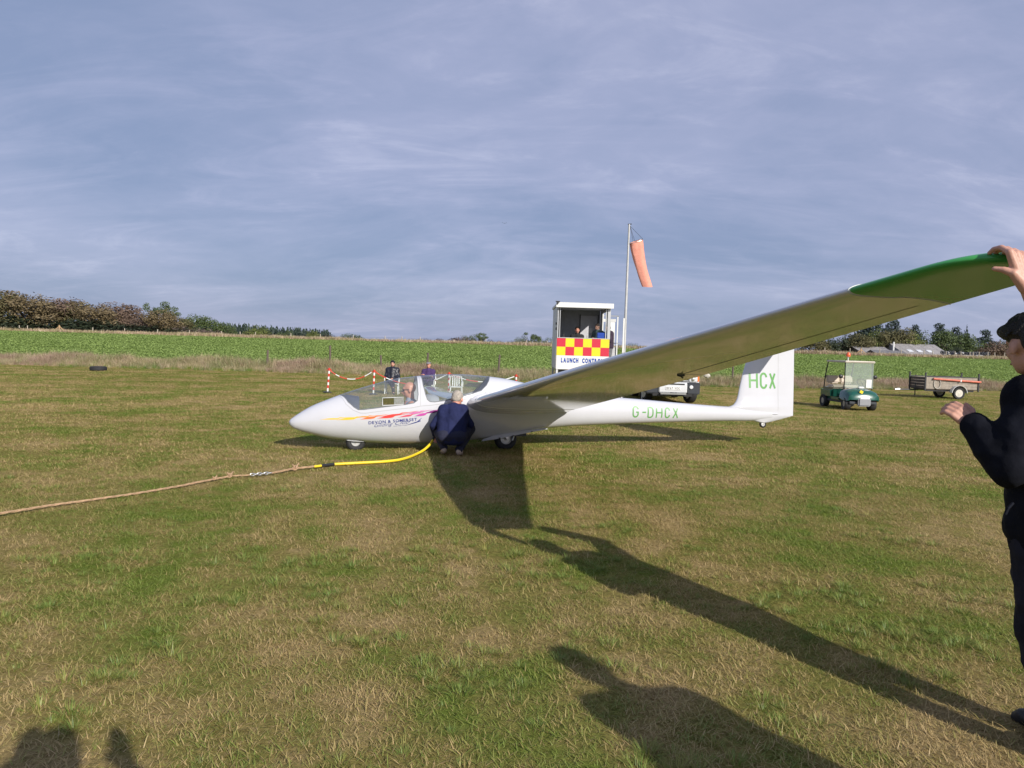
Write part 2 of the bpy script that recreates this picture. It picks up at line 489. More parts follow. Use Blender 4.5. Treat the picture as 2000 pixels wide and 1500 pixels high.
def scatter(name, sources, P, rot, sc, idx, label=None, cat=None):
    coll = bpy.data.collections.new(name + '_sources')
    for k, s in enumerate(sources):
        s.name = '%s_%02d' % (name, k); coll.objects.link(s)
    me = bpy.data.meshes.new(name)
    n = len(P)
    me.vertices.add(n)
    me.vertices.foreach_set('co', np.asarray(P, dtype=np.float32).ravel())
    for nm, ty, vals in (('rz', 'FLOAT', rot), ('sc', 'FLOAT', sc), ('ix', 'INT', idx)):
        a = me.attributes.new(nm, ty, 'POINT'); a.data.foreach_set('value', np.asarray(vals, dtype=np.int32 if ty == 'INT' else np.float32))
    me.update()
    o = bpy.data.objects.new(name, me); COL.objects.link(o)
    ng = bpy.data.node_groups.new(name + '_scatter', 'GeometryNodeTree')
    ng.interface.new_socket('Geometry', in_out='INPUT', socket_type='NodeSocketGeometry')
    ng.interface.new_socket('Geometry', in_out='OUTPUT', socket_type='NodeSocketGeometry')
    N = ng.nodes.new; L = ng.links.new
    gi = N('NodeGroupInput'); go = N('NodeGroupOutput')
    ip = N('GeometryNodeInstanceOnPoints'); ci = N('GeometryNodeCollectionInfo')
    ci.inputs['Collection'].default_value = coll
    ci.inputs['Separate Children'].default_value = True; ci.inputs['Reset Children'].default_value = True
    def named(nm, ty):
        a = N('GeometryNodeInputNamedAttribute'); a.data_type = ty; a.inputs['Name'].default_value = nm
        return a.outputs['Attribute']
    cx_ = N('ShaderNodeCombineXYZ'); L(named('rz', 'FLOAT'), cx_.inputs['Z'])
    L(gi.outputs[0], ip.inputs['Points']); L(ci.outputs[0], ip.inputs['Instance'])
    ip.inputs['Pick Instance'].default_value = True
    L(named('ix', 'INT'), ip.inputs['Instance Index']); L(cx_.outputs[0], ip.inputs['Rotation']); L(named('sc', 'FLOAT'), ip.inputs['Scale'])
    L(ip.outputs[0], go.inputs[0])
    md = o.modifiers.new('scatter', 'NODES'); md.node_group = ng
    return stuff(o, label, cat)

def field_points(y0, y1, dens, half=0.80, jitter=None):
    """random points over the wedge of land the camera can see (with a margin)"""
    n = int(dens * half * (y1 * y1 - y0 * y0))
    y = np.sqrt(RNG.uniform(y0 * y0, y1 * y1, n))
    x = RNG.uniform(-half, half, n) * y
    return x, y
def zs(x, y):
    return np.array([tz(a, b) + rel(a, b) for a, b in zip(x, y)])

# short dry turf
turf_src = [clump('turf', 46, 0.13, 0.022, 0.062, 0.0040, 1.40, BLADE, 0.0, 0.34, 2, 0.18, s, (.62, 1.12)) for s in range(6)]
turf_mid = [clump('turf', 60, 0.28, 0.025, 0.06, 0.008, 1.35, BLADE, 0.0, 0.34, 2, 0.18, 20 + s, (.6, 1.12)) for s in range(5)]
px_, py_, si_, sc_ = [], [], [], []
for (a, b, d, lo, hi, s0, s1) in ((1.9, 4.5, 190, 0, 6, 0.7, 1.25), (4.5, 8.5, 110, 0, 6, 0.8, 1.4), (8.5, 16, 30, 6, 11, 0.8, 1.3), (16, 27, 13, 6, 11, 1.0, 1.5), (27, 41, 6, 6, 11, 1.2, 1.8)):
    x, y = field_points(a, b, d)
    if b > 36:
        k = y < np.array([verge_y(q) + 1 for q in x]); x, y = x[k], y[k]
    px_.append(x); py_.append(y); si_.append(RNG.integers(lo, hi, len(x))); sc_.append(RNG.uniform(s0, s1, len(x)))
x, y = np.concatenate(px_), np.concatenate(py_)
scatter('turf_grass', turf_src + turf_mid, np.stack([x, y, zs(x, y)], 1), RNG.uniform(0, 6.28, len(x)), np.concatenate(sc_), np.concatenate(si_), 'short dry mown grass covering the airfield', 'grass')

# greener tufts standing out of it
tuft_src = [clump('tuft', 80, 0.085, 0.07, 0.15, 0.0046, 1.45, TUFTM, 0.1, 0.42, 3, 0.40, 40 + s, (.6, 1.2), True) for s in range(5)]
spots = [(180, 1098, 9, .26), (85, 1090, 5, .16), (35, 1195, 6, .18), (440, 1168, 5, .14), (610, 1170, 12, .35), (650, 1210, 12, .35), (690, 1090, 10, .3), (880, 1068, 6, .2), (845, 1068, 4, .15), (1330, 908, 14, .5), (1180, 1032, 6, .22), (140, 940, 14, .5), (690, 965, 14, .5), (440, 940, 8, .4),
         (1450, 1172, 6, .2), (1480, 1180, 5, .2), (1690, 1172, 6, .25), (1660, 1165, 6, .25), (1780, 1240, 8, .25), (1740, 1230, 8, .25), (1850, 1280, 12, .35), (1690, 1318, 6, .18), (1745, 1312, 6, .18), (1320, 1480, 8, .16), (1300, 1495, 6, .14), (1510, 1395, 5, .14), (1600, 1000, 9, .35), (1750, 1050, 8, .3), (1945, 1155, 9, .3), (1130, 1260, 6, .2), (920, 1320, 8, .2), (960, 1345, 6, .15), (820, 1325, 5, .14), (1050, 1100, 12, .4), (1130, 1120, 12, .4), (950, 1125, 9, .35), (200, 1330, 6, .18), (190, 1350, 5, .16), (1200, 1310, 7, .22), (60, 1410, 5, .15), (270, 1250, 5, .2), (1920, 1190, 5, .2), (1000, 1280, 5, .2), (720, 1260, 4, .14), (330, 1280, 3, .12), (540, 1110, 8, .3), (570, 1090, 8, .3), (1560, 1160, 5, .22)]
x, y, s_ = [], [], []
for (u, v, n, r) in spots:
    d = ray(u, v); t = -CAM_H / d.z
    c = Vector((0, 0, CAM_H)) + d * t
    for _ in range(int(n * 1.0)):
        a = random.uniform(0, 2 * PI); q = r * math.sqrt(random.random())
        x.append(c.x + q * math.cos(a) * 1.5); y.append(c.y + q * math.sin(a)); s_.append(random.uniform(0.30, 0.62))
# loose green clumps everywhere, thick where a noise says so
xa, ya = field_points(2.0, 20, 16)
for a, b in zip(xa, ya):
    if mnoise.noise(Vector((a * 0.55, b * 0.55, 9))) > 0.02 + .25 * random.random():
        x.append(a); y.append(b); s_.append(random.uniform(0.20, 0.42))
x, y = np.array(x), np.array(y)
scatter('grass_tufts', tuft_src, np.stack([x, y, zs(x, y)], 1), RNG.uniform(0, 6.28, len(x)), s_, RNG.integers(0, 5, len(x)), 'longer green grass tufts in the dry turf', 'grass')

# bleached dead stalks near the camera
dead_src = [clump('dead', 6, 0.18, 0.04, 0.10, 0.0032, 1.45, DEADM, 0.0, 0.3, 3, 0.15, 60 + s, (.7, 1.05)) for s in range(5)]
x, y = field_points(1.9, 9, 20)
k = np.array([mnoise.noise(Vector((a * 0.8, b * 0.8, 2))) + 0.35 * mnoise.noise(Vector((a * 3, b * 3, 5))) > -0.05 for a, b in zip(x, y)])
x, y = x[k], y[k]
scatter('dead_grass_stalks', dead_src, np.stack([x, y, zs(x, y)], 1), RNG.uniform(0, 6.28, len(x)), RNG.uniform(0.5, 1.05, len(x)), RNG.integers(0, 5, len(x)), 'bleached dead grass stalks lying in the turf', 'grass')

# rough grass verge along the crop
verge_src = [clump('verge', 46, 0.30, 0.28, 0.68, 0.016, 0.7, VERGEM, 0.0, 0.3, 3, 0.5, 80 + s) for s in range(5)] + \
            [clump('verge', 46, 0.30, 0.35, 0.72, 0.018, 0.65, VERGEPINK, -0.1, 0.3, 3, 0.5, 90 + s) for s in range(3)] + \
            [clump('verge', 46, 0.30, 0.20, 0.45, 0.020, 0.7, TUFTM, 0.2, 0.3, 3, 0.5, 95 + s) for s in range(2)]
P_, s_, i_ = [], [], []
for _ in range(8600):
    a = random.uniform(-38, 42); t = random.random()
    b = verge_y(a) - 0.9 + t * 4.4 + 0.7 * mnoise.noise(Vector((a * 0.5, 0, 1)))
    h = 0.84 + 0.45 * mnoise.noise(Vector((a * 0.35, t * 2, 3)))
    h *= 0.45 + 0.75 * min(1, t * 1.8)
    if t < 0.2 and random.random() < .35: i_.append(8 + random.randrange(2))
    elif mnoise.noise(Vector((a * 0.3, 2, 7))) > 0.1: i_.append(random.choice((5, 6, 7, 5, 6, 7, 0, 1)))
    else: i_.append(random.choice((0, 1, 2, 3, 4, 0, 1, 2, 3, 4, 8, 9, 5)))
    P_.append((a, b, tz(a, b))); s_.append(max(0.25, h * random.uniform(0.75, 1.2)))
scatter('verge_long_grass', verge_src, P_, RNG.uniform(0, 6.28, len(P_)), s_, i_, 'strip of long dry grass between airfield and crop', 'grass')

# leafy crop
def leaf_clump(name, n, rad, h, size, m, seed):
    R = random.Random(seed); vs = []; fs = []
    for _ in range(n):
        a = R.uniform(0, 2 * PI); r = rad * math.sqrt(R.random()); z = h * R.uniform(0.35, 1.0) * (1 - 0.4 * r / rad)
        c = Vector((r * math.cos(a), r * math.sin(a), z))
        d = Vector((math.cos(a + R.uniform(-1, 1)), math.sin(a + R.uniform(-1, 1)), R.uniform(-0.3, 0.9))).normalized()
        s = d.cross(Vector((R.uniform(-.4, .4), R.uniform(-.4, .4), 1))).normalized()
        l = size * R.uniform(0.6, 1.25); w = l * R.uniform(0.38, 0.55)
        o = len(vs); dr = Vector((0, 0, -0.12 * l))
        vs += [c - d * l * .5, c + s * w * .5, c + d * l * .5 + dr, c - s * w * .5]
        fs.append((o, o + 1, o + 2, o + 3))
    me = bpy.data.meshes.new(name); me.from_pydata(vs, [], fs); me.materials.append(m)
    return bpy.data.objects.new(name, me)
def leaf_mat(name, c1, c2, gloss=0.08, vs=0.25, tl=0.28, rough=0.4):
    m = bpy.data.materials.new(name); m.use_nodes = True
    nt = m.node_tree; nt.nodes.clear(); N = nt.nodes.new; L = nt.links.new
    out = N('ShaderNodeOutputMaterial'); g = N('ShaderNodeNewGeometry'); oi = N('ShaderNodeObjectInfo')
    n = N('ShaderNodeTexNoise'); n.inputs['Scale'].default_value = vs; n.inputs['Detail'].default_value = 5
    L(g.outputs['Position'], n.inputs['Vector'])
    r = N('ShaderNodeMapRange'); r.inputs['From Min'].default_value = 0.35; r.inputs['From Max'].default_value = 0.65
    L(n.outputs['Fac'], r.inputs['Value'])
    q = N('ShaderNodeMath'); q.operation = 'MULTIPLY_ADD'; L(g.outputs['Random Per Island'], q.inputs[0]); q.inputs[1].default_value = 0.55
    q1 = N('ShaderNodeMath'); q1.operation = 'MULTIPLY'; L(r.outputs[0], q1.inputs[0]); q1.inputs[1].default_value = 0.45; L(q1.outputs[0], q.inputs[2])
    mx = N('ShaderNodeMixRGB'); mx.inputs[1].default_value = (*c1, 1); mx.inputs[2].default_value = (*c2, 1); L(q.outputs[0], mx.inputs[0])
    df = N('ShaderNodeBsdfDiffuse'); t = N('ShaderNodeBsdfTranslucent'); gl = N('ShaderNodeBsdfGlossy'); gl.inputs['Roughness'].default_value = rough
    gl.inputs[0].default_value = (0.7, 0.7, 0.7, 1)
    L(mx.outputs[0], df.inputs[0]); L(mx.outputs[0], t.inputs[0])
    a = N('ShaderNodeMixShader'); a.inputs[0].default_value = tl; L(df.outputs[0], a.inputs[1]); L(t.outputs[0], a.inputs[2])
    b = N('ShaderNodeMixShader'); b.inputs[0].default_value = gloss; L(a.outputs[0], b.inputs[1]); L(gl.outputs[0], b.inputs[2])
    L(b.outputs[0], out.inputs[0]); MATS[name] = m
    return m
CROPLEAF = leaf_mat('crop_leaves', (0.235, 0.32, 0.080), (0.345, 0.455, 0.135), 0.05, 0.12)
crop_src = [leaf_clump('crop', 34, 0.32, 0.26, 0.145, CROPLEAF, 120 + s) for s in range(6)]
P_, s_ = [], []
for (a0, a1, d) in ((38, 60, 8.5), (60, 85, 5.5), (85, CREST - 1, 3.4)):
    x, y = field_points(a0, a1, d, 0.82)
    for a, b in zip(x, y):
        if b > verge_y(a) + 3.2:
            P_.append((a, b, tz(a, b))); s_.append(random.uniform(0.75, 1.35) * (1.0 if b < 60 else 1.15 if b < 85 else 1.35))
scatter('crop_leaf_canopy', crop_src, P_, RNG.uniform(0, 6.28, len(P_)), s_, RNG.integers(0, 6, len(P_)), 'bright green leafy crop filling the field', 'crop')
# dry grass strip on the crest
P_, s_, i_ = [], [], []
for _ in range(5200):
    a = random.uniform(-112, 116); b = CREST - 1 + random.random() * 3.5
    P_.append((a, b, tz(a, b))); s_.append(random.uniform(0.9, 1.9) * (1 + 0.4 * mnoise.noise(Vector((a * 0.1, 0, 3))))); i_.append(random.choice((0, 1, 2, 3, 4, 5)))
crest_src = [clump('crest', 30, 0.45, 0.3, 0.6, 0.06, 0.6, VERGEM, -0.25, 0.25, 2, 0.5, 140 + s) for s in range(4)] + [clump('crest', 30, 0.45, 0.3, 0.6, 0.06, 0.6, VERGEPINK, -0.2, 0.25, 2, 0.5, 150 + s) for s in range(2)]
scatter('crest_dry_grass', crest_src, P_, RNG.uniform(0, 6.28, len(P_)), s_, i_, 'pale dry grass along the far edge of the crop', 'grass')
# ================================================================== GLIDER
G_O = Vector((-3.21005, 10.31012, 0.0)); G_BANK = 0.093
G_U = Vector((0.96831151, 0.2497455, 0.0))
glider = empty('glider', G_O, rot=(Matrix.Rotation(math.atan2(G_U.y, G_U.x), 3, 'Z') @ Matrix.Rotation(-G_BANK, 3, 'X')).to_euler())
tag(glider, 'white two-seat glider with green wingtip and HCX on its fin standing on the grass', 'glider')

ST = np.array([0, .02, .059, .14, .272, .541, .821, 1.185, 1.468, 1.852, 2.242, 2.536, 2.842, 3.252, 3.535, 3.887, 4.2, 4.706, 5.102, 5.527, 6.23, 7.138, 7.6, 7.95])
ZT = np.array([.41, .442, .476, .535, .619, .741, .85, .969, 1.05, 1.108, 1.141, 1.147, 1.13, 1.085, 1.03, .965, .915, .86, .819, .79, .737, .682, .66, .645])
ZB = np.array([.40, .362, .325, .287, .246, .178, .139, .105, .092, .088, .103, .125, .153, .212, .262, .315, .342, .369, .385, .40, .42, .437, .441, .47])
WW = np.array([.0, .04, .075, .118, .165, .235, .285, .325, .343, .355, .36, .36, .35, .318, .285, .245, .218, .185, .165, .15, .128, .105, .09, .06])
ZC = ZB + (ZT - ZB) * np.interp(ST, [0, .3, 1.2, 2.5, 4.2, 8], [.5, .48, .5, .5, .5, .5])
def pch(x, X, Y):
    h = np.diff(X); d = np.diff(Y) / h
    m = np.zeros(len(X)); m[1:-1] = (d[:-1] * h[1:] + d[1:] * h[:-1]) / (h[1:] + h[:-1]); m[0] = d[0]; m[-1] = d[-1]
    i = np.clip(np.searchsorted(X, x) - 1, 0, len(X) - 2); t = (x - X[i]) / h[i]
    return (2 * t**3 - 3 * t**2 + 1) * Y[i] + (t**3 - 2 * t**2 + t) * h[i] * m[i] + (-2 * t**3 + 3 * t**2) * Y[i + 1] + (t**3 - t**2) * h[i] * m[i + 1]
def fus(s, ph):
    s = np.asarray(s, float); ph = np.asarray(ph, float)
    zt, zb, w, zc = [pch(s, ST, a) for a in (ZT, ZB, WW, ZC)]
    c, sn = np.cos(ph), np.sin(ph)
    y = w * np.sign(sn) * np.abs(sn) ** .92
    a = np.where(c > 0, zt - zc, zc - zb)
    return np.stack([s, y, zc + a * np.sign(c) * np.abs(c) ** .96], -1)
def skin_y(s, z):
    """half width of the fuselage at station s, height z"""
    zt, zb, w, zc = [float(pch(np.array([s]), ST, a)[0]) for a in (ZT, ZB, WW, ZC)]
    a = (zt - zc) if z > zc else (zc - zb)
    c = min(0.999, abs(z - zc) / max(a, 1e-4)) ** (1 / .96)
    return w * math.sqrt(1 - c * c) ** .92

CAN_F = [(.721, 0.0), (.721, .236), (.829, .961), (.908, 1.236), (.972, 1.37), (1.05, 1.40), (1.189, 1.409), (1.446, 1.417), (1.648, 1.409), (1.767, 1.378), (1.816, 1.315), (1.831, 1.126), (1.827, .842), (1.831, .331), (1.834, 0.0)]
CAN_R = [(1.896, 0.0), (1.9, .276), (1.91, .811), (1.939, 1.142), (1.964, 1.299), (2.003, 1.37), (2.068, 1.386), (2.191, 1.37), (2.423, 1.299), (2.62, 1.189), (2.783, 1.055), (2.872, .835), (2.921, .591), (2.951, .283), (2.953, 0.0)]
def dense(poly, n=12):
    out = []
    for (a, b), (c, d) in zip(poly[:-1], poly[1:]):
        for k in range(n): out.append((a + (c - a) * k / n, b + (d - b) * k / n))
    out.append(poly[-1]); return np.array(out)
def full_outline(p):
    q = dense(p); m = q[::-1].copy(); m[:, 1] *= -1
    return np.concatenate([q, m[1:-1]])
OUT_F, OUT_R = full_outline(CAN_F), full_outline(CAN_R)
def inside(poly, x, y):
    c = np.zeros(x.shape, bool); n = len(poly)
    for i in range(n):
        x1, y1 = poly[i]; x2, y2 = poly[(i + 1) % n]
        k = (y1 > y) != (y2 > y)
        c ^= k & (x < (x2 - x1) * (y - y1) / (y2 - y1 + 1e-12) + x1)
    return c

def build_fuselage():
    s = np.unique(np.concatenate([np.linspace(0, .1, 9) ** 1.0, np.linspace(.1, .7, 22), np.linspace(.7, 3.0, 150), np.linspace(3.0, 7.95, 70)]))
    NA = 128
    ph = np.linspace(-PI, PI, NA, endpoint=False)
    S, PH = np.meshgrid(s, ph, indexing='ij')
    ns = len(s)
    sc, pc = (S[:-1] + S[1:]) / 2, PH[:-1] + PI / NA
    cls = np.zeros(sc.shape, int)
    cls[inside(OUT_F, sc, pc)] = 1; cls[inside(OUT_R, sc, pc)] = 2
    # pull the vertices between two regions on to the outline, so its edge is clean
    S2, P2 = S.copy(), PH.copy()
    for poly, key in ((OUT_F, 1), (OUT_R, 2)):
        for i in range(1, ns - 1):
            for j in range(NA):
                cs = {cls[i - 1][j] == key, cls[i][j] == key, cls[i - 1][j - 1] == key, cls[i][j - 1] == key}
                if len(cs) == 2:
                    w = 0.33
                    d = (poly[:, 0] - S[i, j]) ** 2 + ((poly[:, 1] - PH[i, j]) * w) ** 2
                    k = d.argmin()
                    # nearest point on the two segments that meet there
                    best = None
                    for a, b in ((poly[k - 1], poly[k]), (poly[k], poly[(k + 1) % len(poly)])):
                        ab = np.array([b[0] - a[0], (b[1] - a[1]) * w]); ap = np.array([S[i, j] - a[0], (PH[i, j] - a[1]) * w])
                        t = min(1, max(0, (ab @ ap) / (ab @ ab + 1e-12)))
                        q = (a[0] + (b[0] - a[0]) * t, a[1] + (b[1] - a[1]) * t)
                        dd = (q[0] - S[i, j]) ** 2 + ((q[1] - PH[i, j]) * w) ** 2
                        if best is None or dd < best[0]: best = (dd, q)
                    S2[i, j], P2[i, j] = best[1]
    V = fus(S2.ravel(), P2.ravel())
    groups = {0: MB(), 1: MB(), 2: MB()}
    idx = {0: {}, 1: {}, 2: {}}
    for i in range(ns - 1):
        for j in range(NA):
            k = cls[i][j]; f = []
            for a, b in ((i, j), (i + 1, j), (i + 1, (j + 1) % NA), (i, (j + 1) % NA)):
                q = a * NA + b
                if q not in idx[k]:
                    idx[k][q] = len(groups[k].v); groups[k].v.append(tuple(V[q]))
                f.append(idx[k][q])
            groups[k].f.append(tuple(f))
    for g in groups.values():
        pass
    out = {}
    for k, nm, m in ((0, 'fuselage', GEL), (1, 'front_canopy', CLEAR), (2, 'rear_canopy', CLEAR)):
        me = groups[k].mesh(nm)
        bm = bmesh.new(); bm.from_mesh(me)
        bmesh.ops.remove_doubles(bm, verts=bm.verts, dist=0.0006)
        bmesh.ops.recalc_face_normals(bm, faces=bm.faces)
        bm.to_mesh(me); bm.free()
        out[k] = finish(me, nm, m, glider, smooth=True, sharp=60, fix=False)
    # thin rubber / frame beads along the edge of each pane
    for poly, nm, par in ((OUT_F, 'frame', out[1]), (OUT_R, 'frame', out[2])):
        p = fus(poly[:, 0], poly[:, 1])
        pts = [Vector(a) for a in p[::3]]
        pts.append(pts[0])
        MB().tube(pts, 0.006, 6, cap=False).build(nm, CANFRAME, par, smooth=True)
    return out
CANFRAME = mat('canopy_edge_seal', (0.16, 0.17, 0.18), 0.5)
PARTS = build_fuselage()
FUS = PARTS[0]

# seam lines round the canopy frames and the wing fairing
def fus_line(name, pts, w, m, parent, lift=0.0015):
    mb = MB(); pts = np.array(pts); q = []
    d = dense([tuple(a) for a in pts], 10)
    vs = []; fs = []
    for k, (s, p) in enumerate(d):
        t = d[min(k + 1, len(d) - 1)] - d[max(k - 1, 0)]
        n = np.array([-t[1] * 0.33, t[0] / 0.33 * 0.33]); n = n / (np.hypot(*n) + 1e-9)
        for sg in (-1, 1):
            P = fus(np.array([s + sg * n[0] * w / 2]), np.array([p + sg * n[1] * w / 2 / 0.33]))[0]
            P[1] += math.copysign(lift, P[1]); vs.append(tuple(P))
    for k in range(len(d) - 1): fs.append((2 * k, 2 * k + 1, 2 * k + 3, 2 * k + 2))
    mb.add(vs, fs); return mb.build(name, m, parent)
SEAM = mat('panel_gap', (0.36, 0.36, 0.36), 0.6)
for sgn in (-1, 1):
    fus_line('panel_gap', [(.70, sgn * .3), (.80, sgn * 1.05), (.90, sgn * 1.36), (1.0, sgn * 1.50), (1.081, sgn * 1.53), (1.446, sgn * 1.527), (1.742, sgn * 1.512), (1.862, sgn * 1.48)], 0.005, SEAM, glider)
    fus_line('panel_gap', [(1.864, 0.02 * sgn), (1.866, sgn * .8), (1.862, sgn * 1.48), (2.05, sgn * 1.47), (2.25, sgn * 1.44), (2.5, sgn * 1.36), (2.7, sgn * 1.26), (2.86, sgn * 1.1)], 0.005, SEAM, glider)

# ---------------------------------------------------------------- wings
WY = [0.0, .3, 5.0, 8.3, 8.61]; XLE = [2.587, 2.587, 2.705, 3.032, 3.0627]; CH = [1.546, 1.546, 1.027, .538, .492]
ZW = [.697, .697, .697 + .057 * 4.7, .697 + .057 * 4.7 + .074 * 3.3, .697 + .057 * 4.7 + .074 * 3.61]
def naca(f, t, up):
    th = 5 * t * (0.2969 * math.sqrt(f) - 0.126 * f - 0.3516 * f * f + 0.2843 * f**3 - 0.1036 * f**4)
    cam = 0.030 * (2 * 0.42 * f - f * f) / 0.42**2 if f < .42 else 0.030 * ((1 - 2 * .42) + 2 * .42 * f - f * f) / (1 - .42) ** 2
    return cam + (th if up else -th)
def wing_section(y, nf=26):
    c = np.interp(y, WY, CH); x0 = np.interp(y, WY, XLE); z0 = np.interp(y, WY, ZW)
    t = np.interp(y, [0, .3, .8, 5, 8.3], [.165, .165, .15, .135, .115])
    ext = 0.0
    if y < .62:                                     # root fillet
        k = ss(.62, .22, y); t *= 1 + .28 * k; c *= 1 + .05 * k; x0 -= .03 * k
    if y > 8.15:                                    # rounded tip
        k = min(1, max(0, (y - 8.26) / .35))
        dx = .30 * (1 - max(0, 1 - k ** 2.8) ** (1 / 2.8)); x0 += dx; z0 -= .076 * dx
        q = min(1, max(0, (y - 8.54) / .064)); r = max(0, 1 - q ** 3) ** (1 / 3)
        t = t * c * (.02 + .98 * r) / (c - dx); c -= dx
    pts = []
    fr = [0.5 * (1 - math.cos(PI * k / nf)) for k in range(nf + 1)]
    for f in fr[::-1]: pts.append((x0 + f * c, z0 - .076 * f * c + naca(f, t, True) * c))
    for f in fr[1:-1]: pts.append((x0 + f * c, z0 - .076 * f * c + naca(f, t, False) * c))
    return pts
def tip_line(f):
    """where the green paint starts"""
    return 7.93 + 0.02 * f + 0.055 * math.sin(PI * f) * (1 if f > 0.4 else 0.6)
def build_wing(side):
    ys_in = list(np.concatenate([[0.0, .12, .2, .25, .3, .36, .42, .5, .62, .8], np.linspace(1.1, 7.6, 24), [7.75, 7.9]]))
    ys_out = [8.12, 8.2, 8.28, 8.36, 8.42, 8.46, 8.50, 8.535, 8.555, 8.572, 8.585, 8.594, 8.600, 8.6035]
    def loft(ys, name, m, parent, closetip, first=None):
        mb = MB(); rings = []
        for y in ys:
            s = wing_section(y); rings.append([(x, side * y, z) for x, z in s])
        if first is not None: rings = first + rings
        n = len(rings[0]); vs = [p for r in rings for p in r]; fs = []
        for i in range(len(rings) - 1):
            for k in range(n):
                k2 = (k + 1) % n; fs.append((i * n + k, i * n + k2, (i + 1) * n + k2, (i + 1) * n + k))
        if closetip: fs.append(tuple((len(rings) - 1) * n + k for k in range(n)))
        mb.add(vs, fs)
        return mb.build(name, m, parent, smooth=True, sharp=50)
    # the paint boundary ring
    nf = 26; fr = [0.5 * (1 - math.cos(PI * k / nf)) for k in range(nf + 1)]
    order = fr[::-1] + fr[1:-1]
    ring = []
    for k, f in enumerate(order):
        y = tip_line(f); s = wing_section(y)[k]; ring.append((s[0], side * y, s[1]))
    mb_in = loft(ys_in, 'wing', GEL, glider, False)
    me = mb_in.data
    # last strip up to the boundary
    w2 = MB(); s = wing_section(7.9); r0 = [(x, side * 7.9, z) for x, z in s]; n = len(r0)
    bm = bmesh.new(); bm.from_mesh(me)
    a = [bm.verts.new(p) for p in r0]; b = [bm.verts.new(p) for p in ring]
    for k in range(n):
        k2 = (k + 1) % n
        try: bm.faces.new((a[k], a[k2], b[k2], b[k]))
        except Exception: pass
    bmesh.ops.remove_doubles(bm, verts=bm.verts, dist=0.0003)
    bmesh.ops.recalc_face_normals(bm, faces=bm.faces)
    bm.to_mesh(me); bm.free()
    me.polygons.foreach_set('use_smooth', [True] * len(me.polygons))
    tip = loft(ys_out, 'wing_tip', GREENTIP, mb_in, True, first=[ring])
    # grey pinstripe along the paint edge (thin raised tape)
    pts = []
    for k, f in enumerate(order + order[:1]):
        y = tip_line(f) - 0.012; s = wing_section(y)[k % n]; pts.append((s[0], side * y, s[1]))
    MB().tube(pts, 0.0035, 5, cap=False).build('pinstripe', PIN, mb_in)
    ring_ = []
    for k in range(len(order) + 1):
        s = wing_section(.80)[k % len(order)]; ring_.append((s[0], side * .80, s[1]))
    MB().tube(ring_, .0035, 5, cap=False).build('root_tape', WHITEP, mb_in)
    # aileron gap along the underside and its drive fairing
    def under(y, f, lift):
        c = np.interp(y, WY, CH); x0 = np.interp(y, WY, XLE); z0 = np.interp(y, WY, ZW)
        t = np.interp(y, [0, .3, .8, 5, 8.3], [.165, .165, .15, .135, .115])
        return Vector((x0 + f * c, side * y, z0 - .076 * f * c + naca(f, t, False) * c - lift))
    mb = MB(); vs = []; fs = []
    yy = np.linspace(5.25, 7.86, 30)
    for y in yy: vs += [under(y, .782, .0012), under(y, .792, .0012)]
    for k in range(len(yy) - 1): fs.append((2 * k, 2 * k + 1, 2 * k + 3, 2 * k + 2))
    o = len(vs); 
    for y in (5.24, 5.25): 
        for f in np.linspace(.785, .99, 6): vs.append(under(y, f, .0012))
    for k in range(5): fs.append((o + k, o + k + 1, o + 6 + k + 1, o + 6 + k))
    mb.add(vs, fs); mb.build('aileron_gap', GAPM, mb_in)
    p = under(5.2, .80, 0)
    mb = MB(); mb.ell(p + Vector((0, 0, -.004)), (.04, .012, .014)); mb.tube([p + Vector((-.01, 0, -.008)), p + Vector((.02, 0, -.028))], .006, 6)
    mb.build('aileron_horn', DKMETAL, mb_in, smooth=True)
    return mb_in
PIN = mat('pinstripe_grey', (0.42, 0.47, 0.43), 0.4)
GAPM = mat('control_gap', (0.10, 0.10, 0.10), 0.8)
for sd_ in (-1, 1): build_wing(sd_)

# ---------------------------------------------------------------- fin, rudder, tailplane
FINZ = [.405, .416, .435, .47, .532, .60, .68, .71, .76, .807, .87, .965, 1.1, 1.246, 1.45, 1.7, 1.88, 1.93]
FINL = [7.80, 7.715, 7.63, 7.50, 7.34, 7.22, 7.144, 7.232, 7.275, 7.301, 7.322, 7.342, 7.375, 7.413, 7.483, 7.56, 7.615, 7.66]
FINT = [7.84, 7.914, 8.0, 8.155, 8.402, 8.404, 8.407, 8.408, 8.41, 8.411, 8.413, 8.416, 8.42, 8.425, 8.43, 8.436, 8.43, 8.41]
def thick4(f): return 5 * (0.2969 * math.sqrt(f) - 0.126 * f - 0.3516 * f * f + 0.2843 * f**3 - 0.1015 * f**4)
def fin_half(z):
    return np.interp(z, [.40, .416, .5, .68, .76, .87, 1.0, 1.9], [.015, .035, .062, .085, .072, .062, .058, .046])
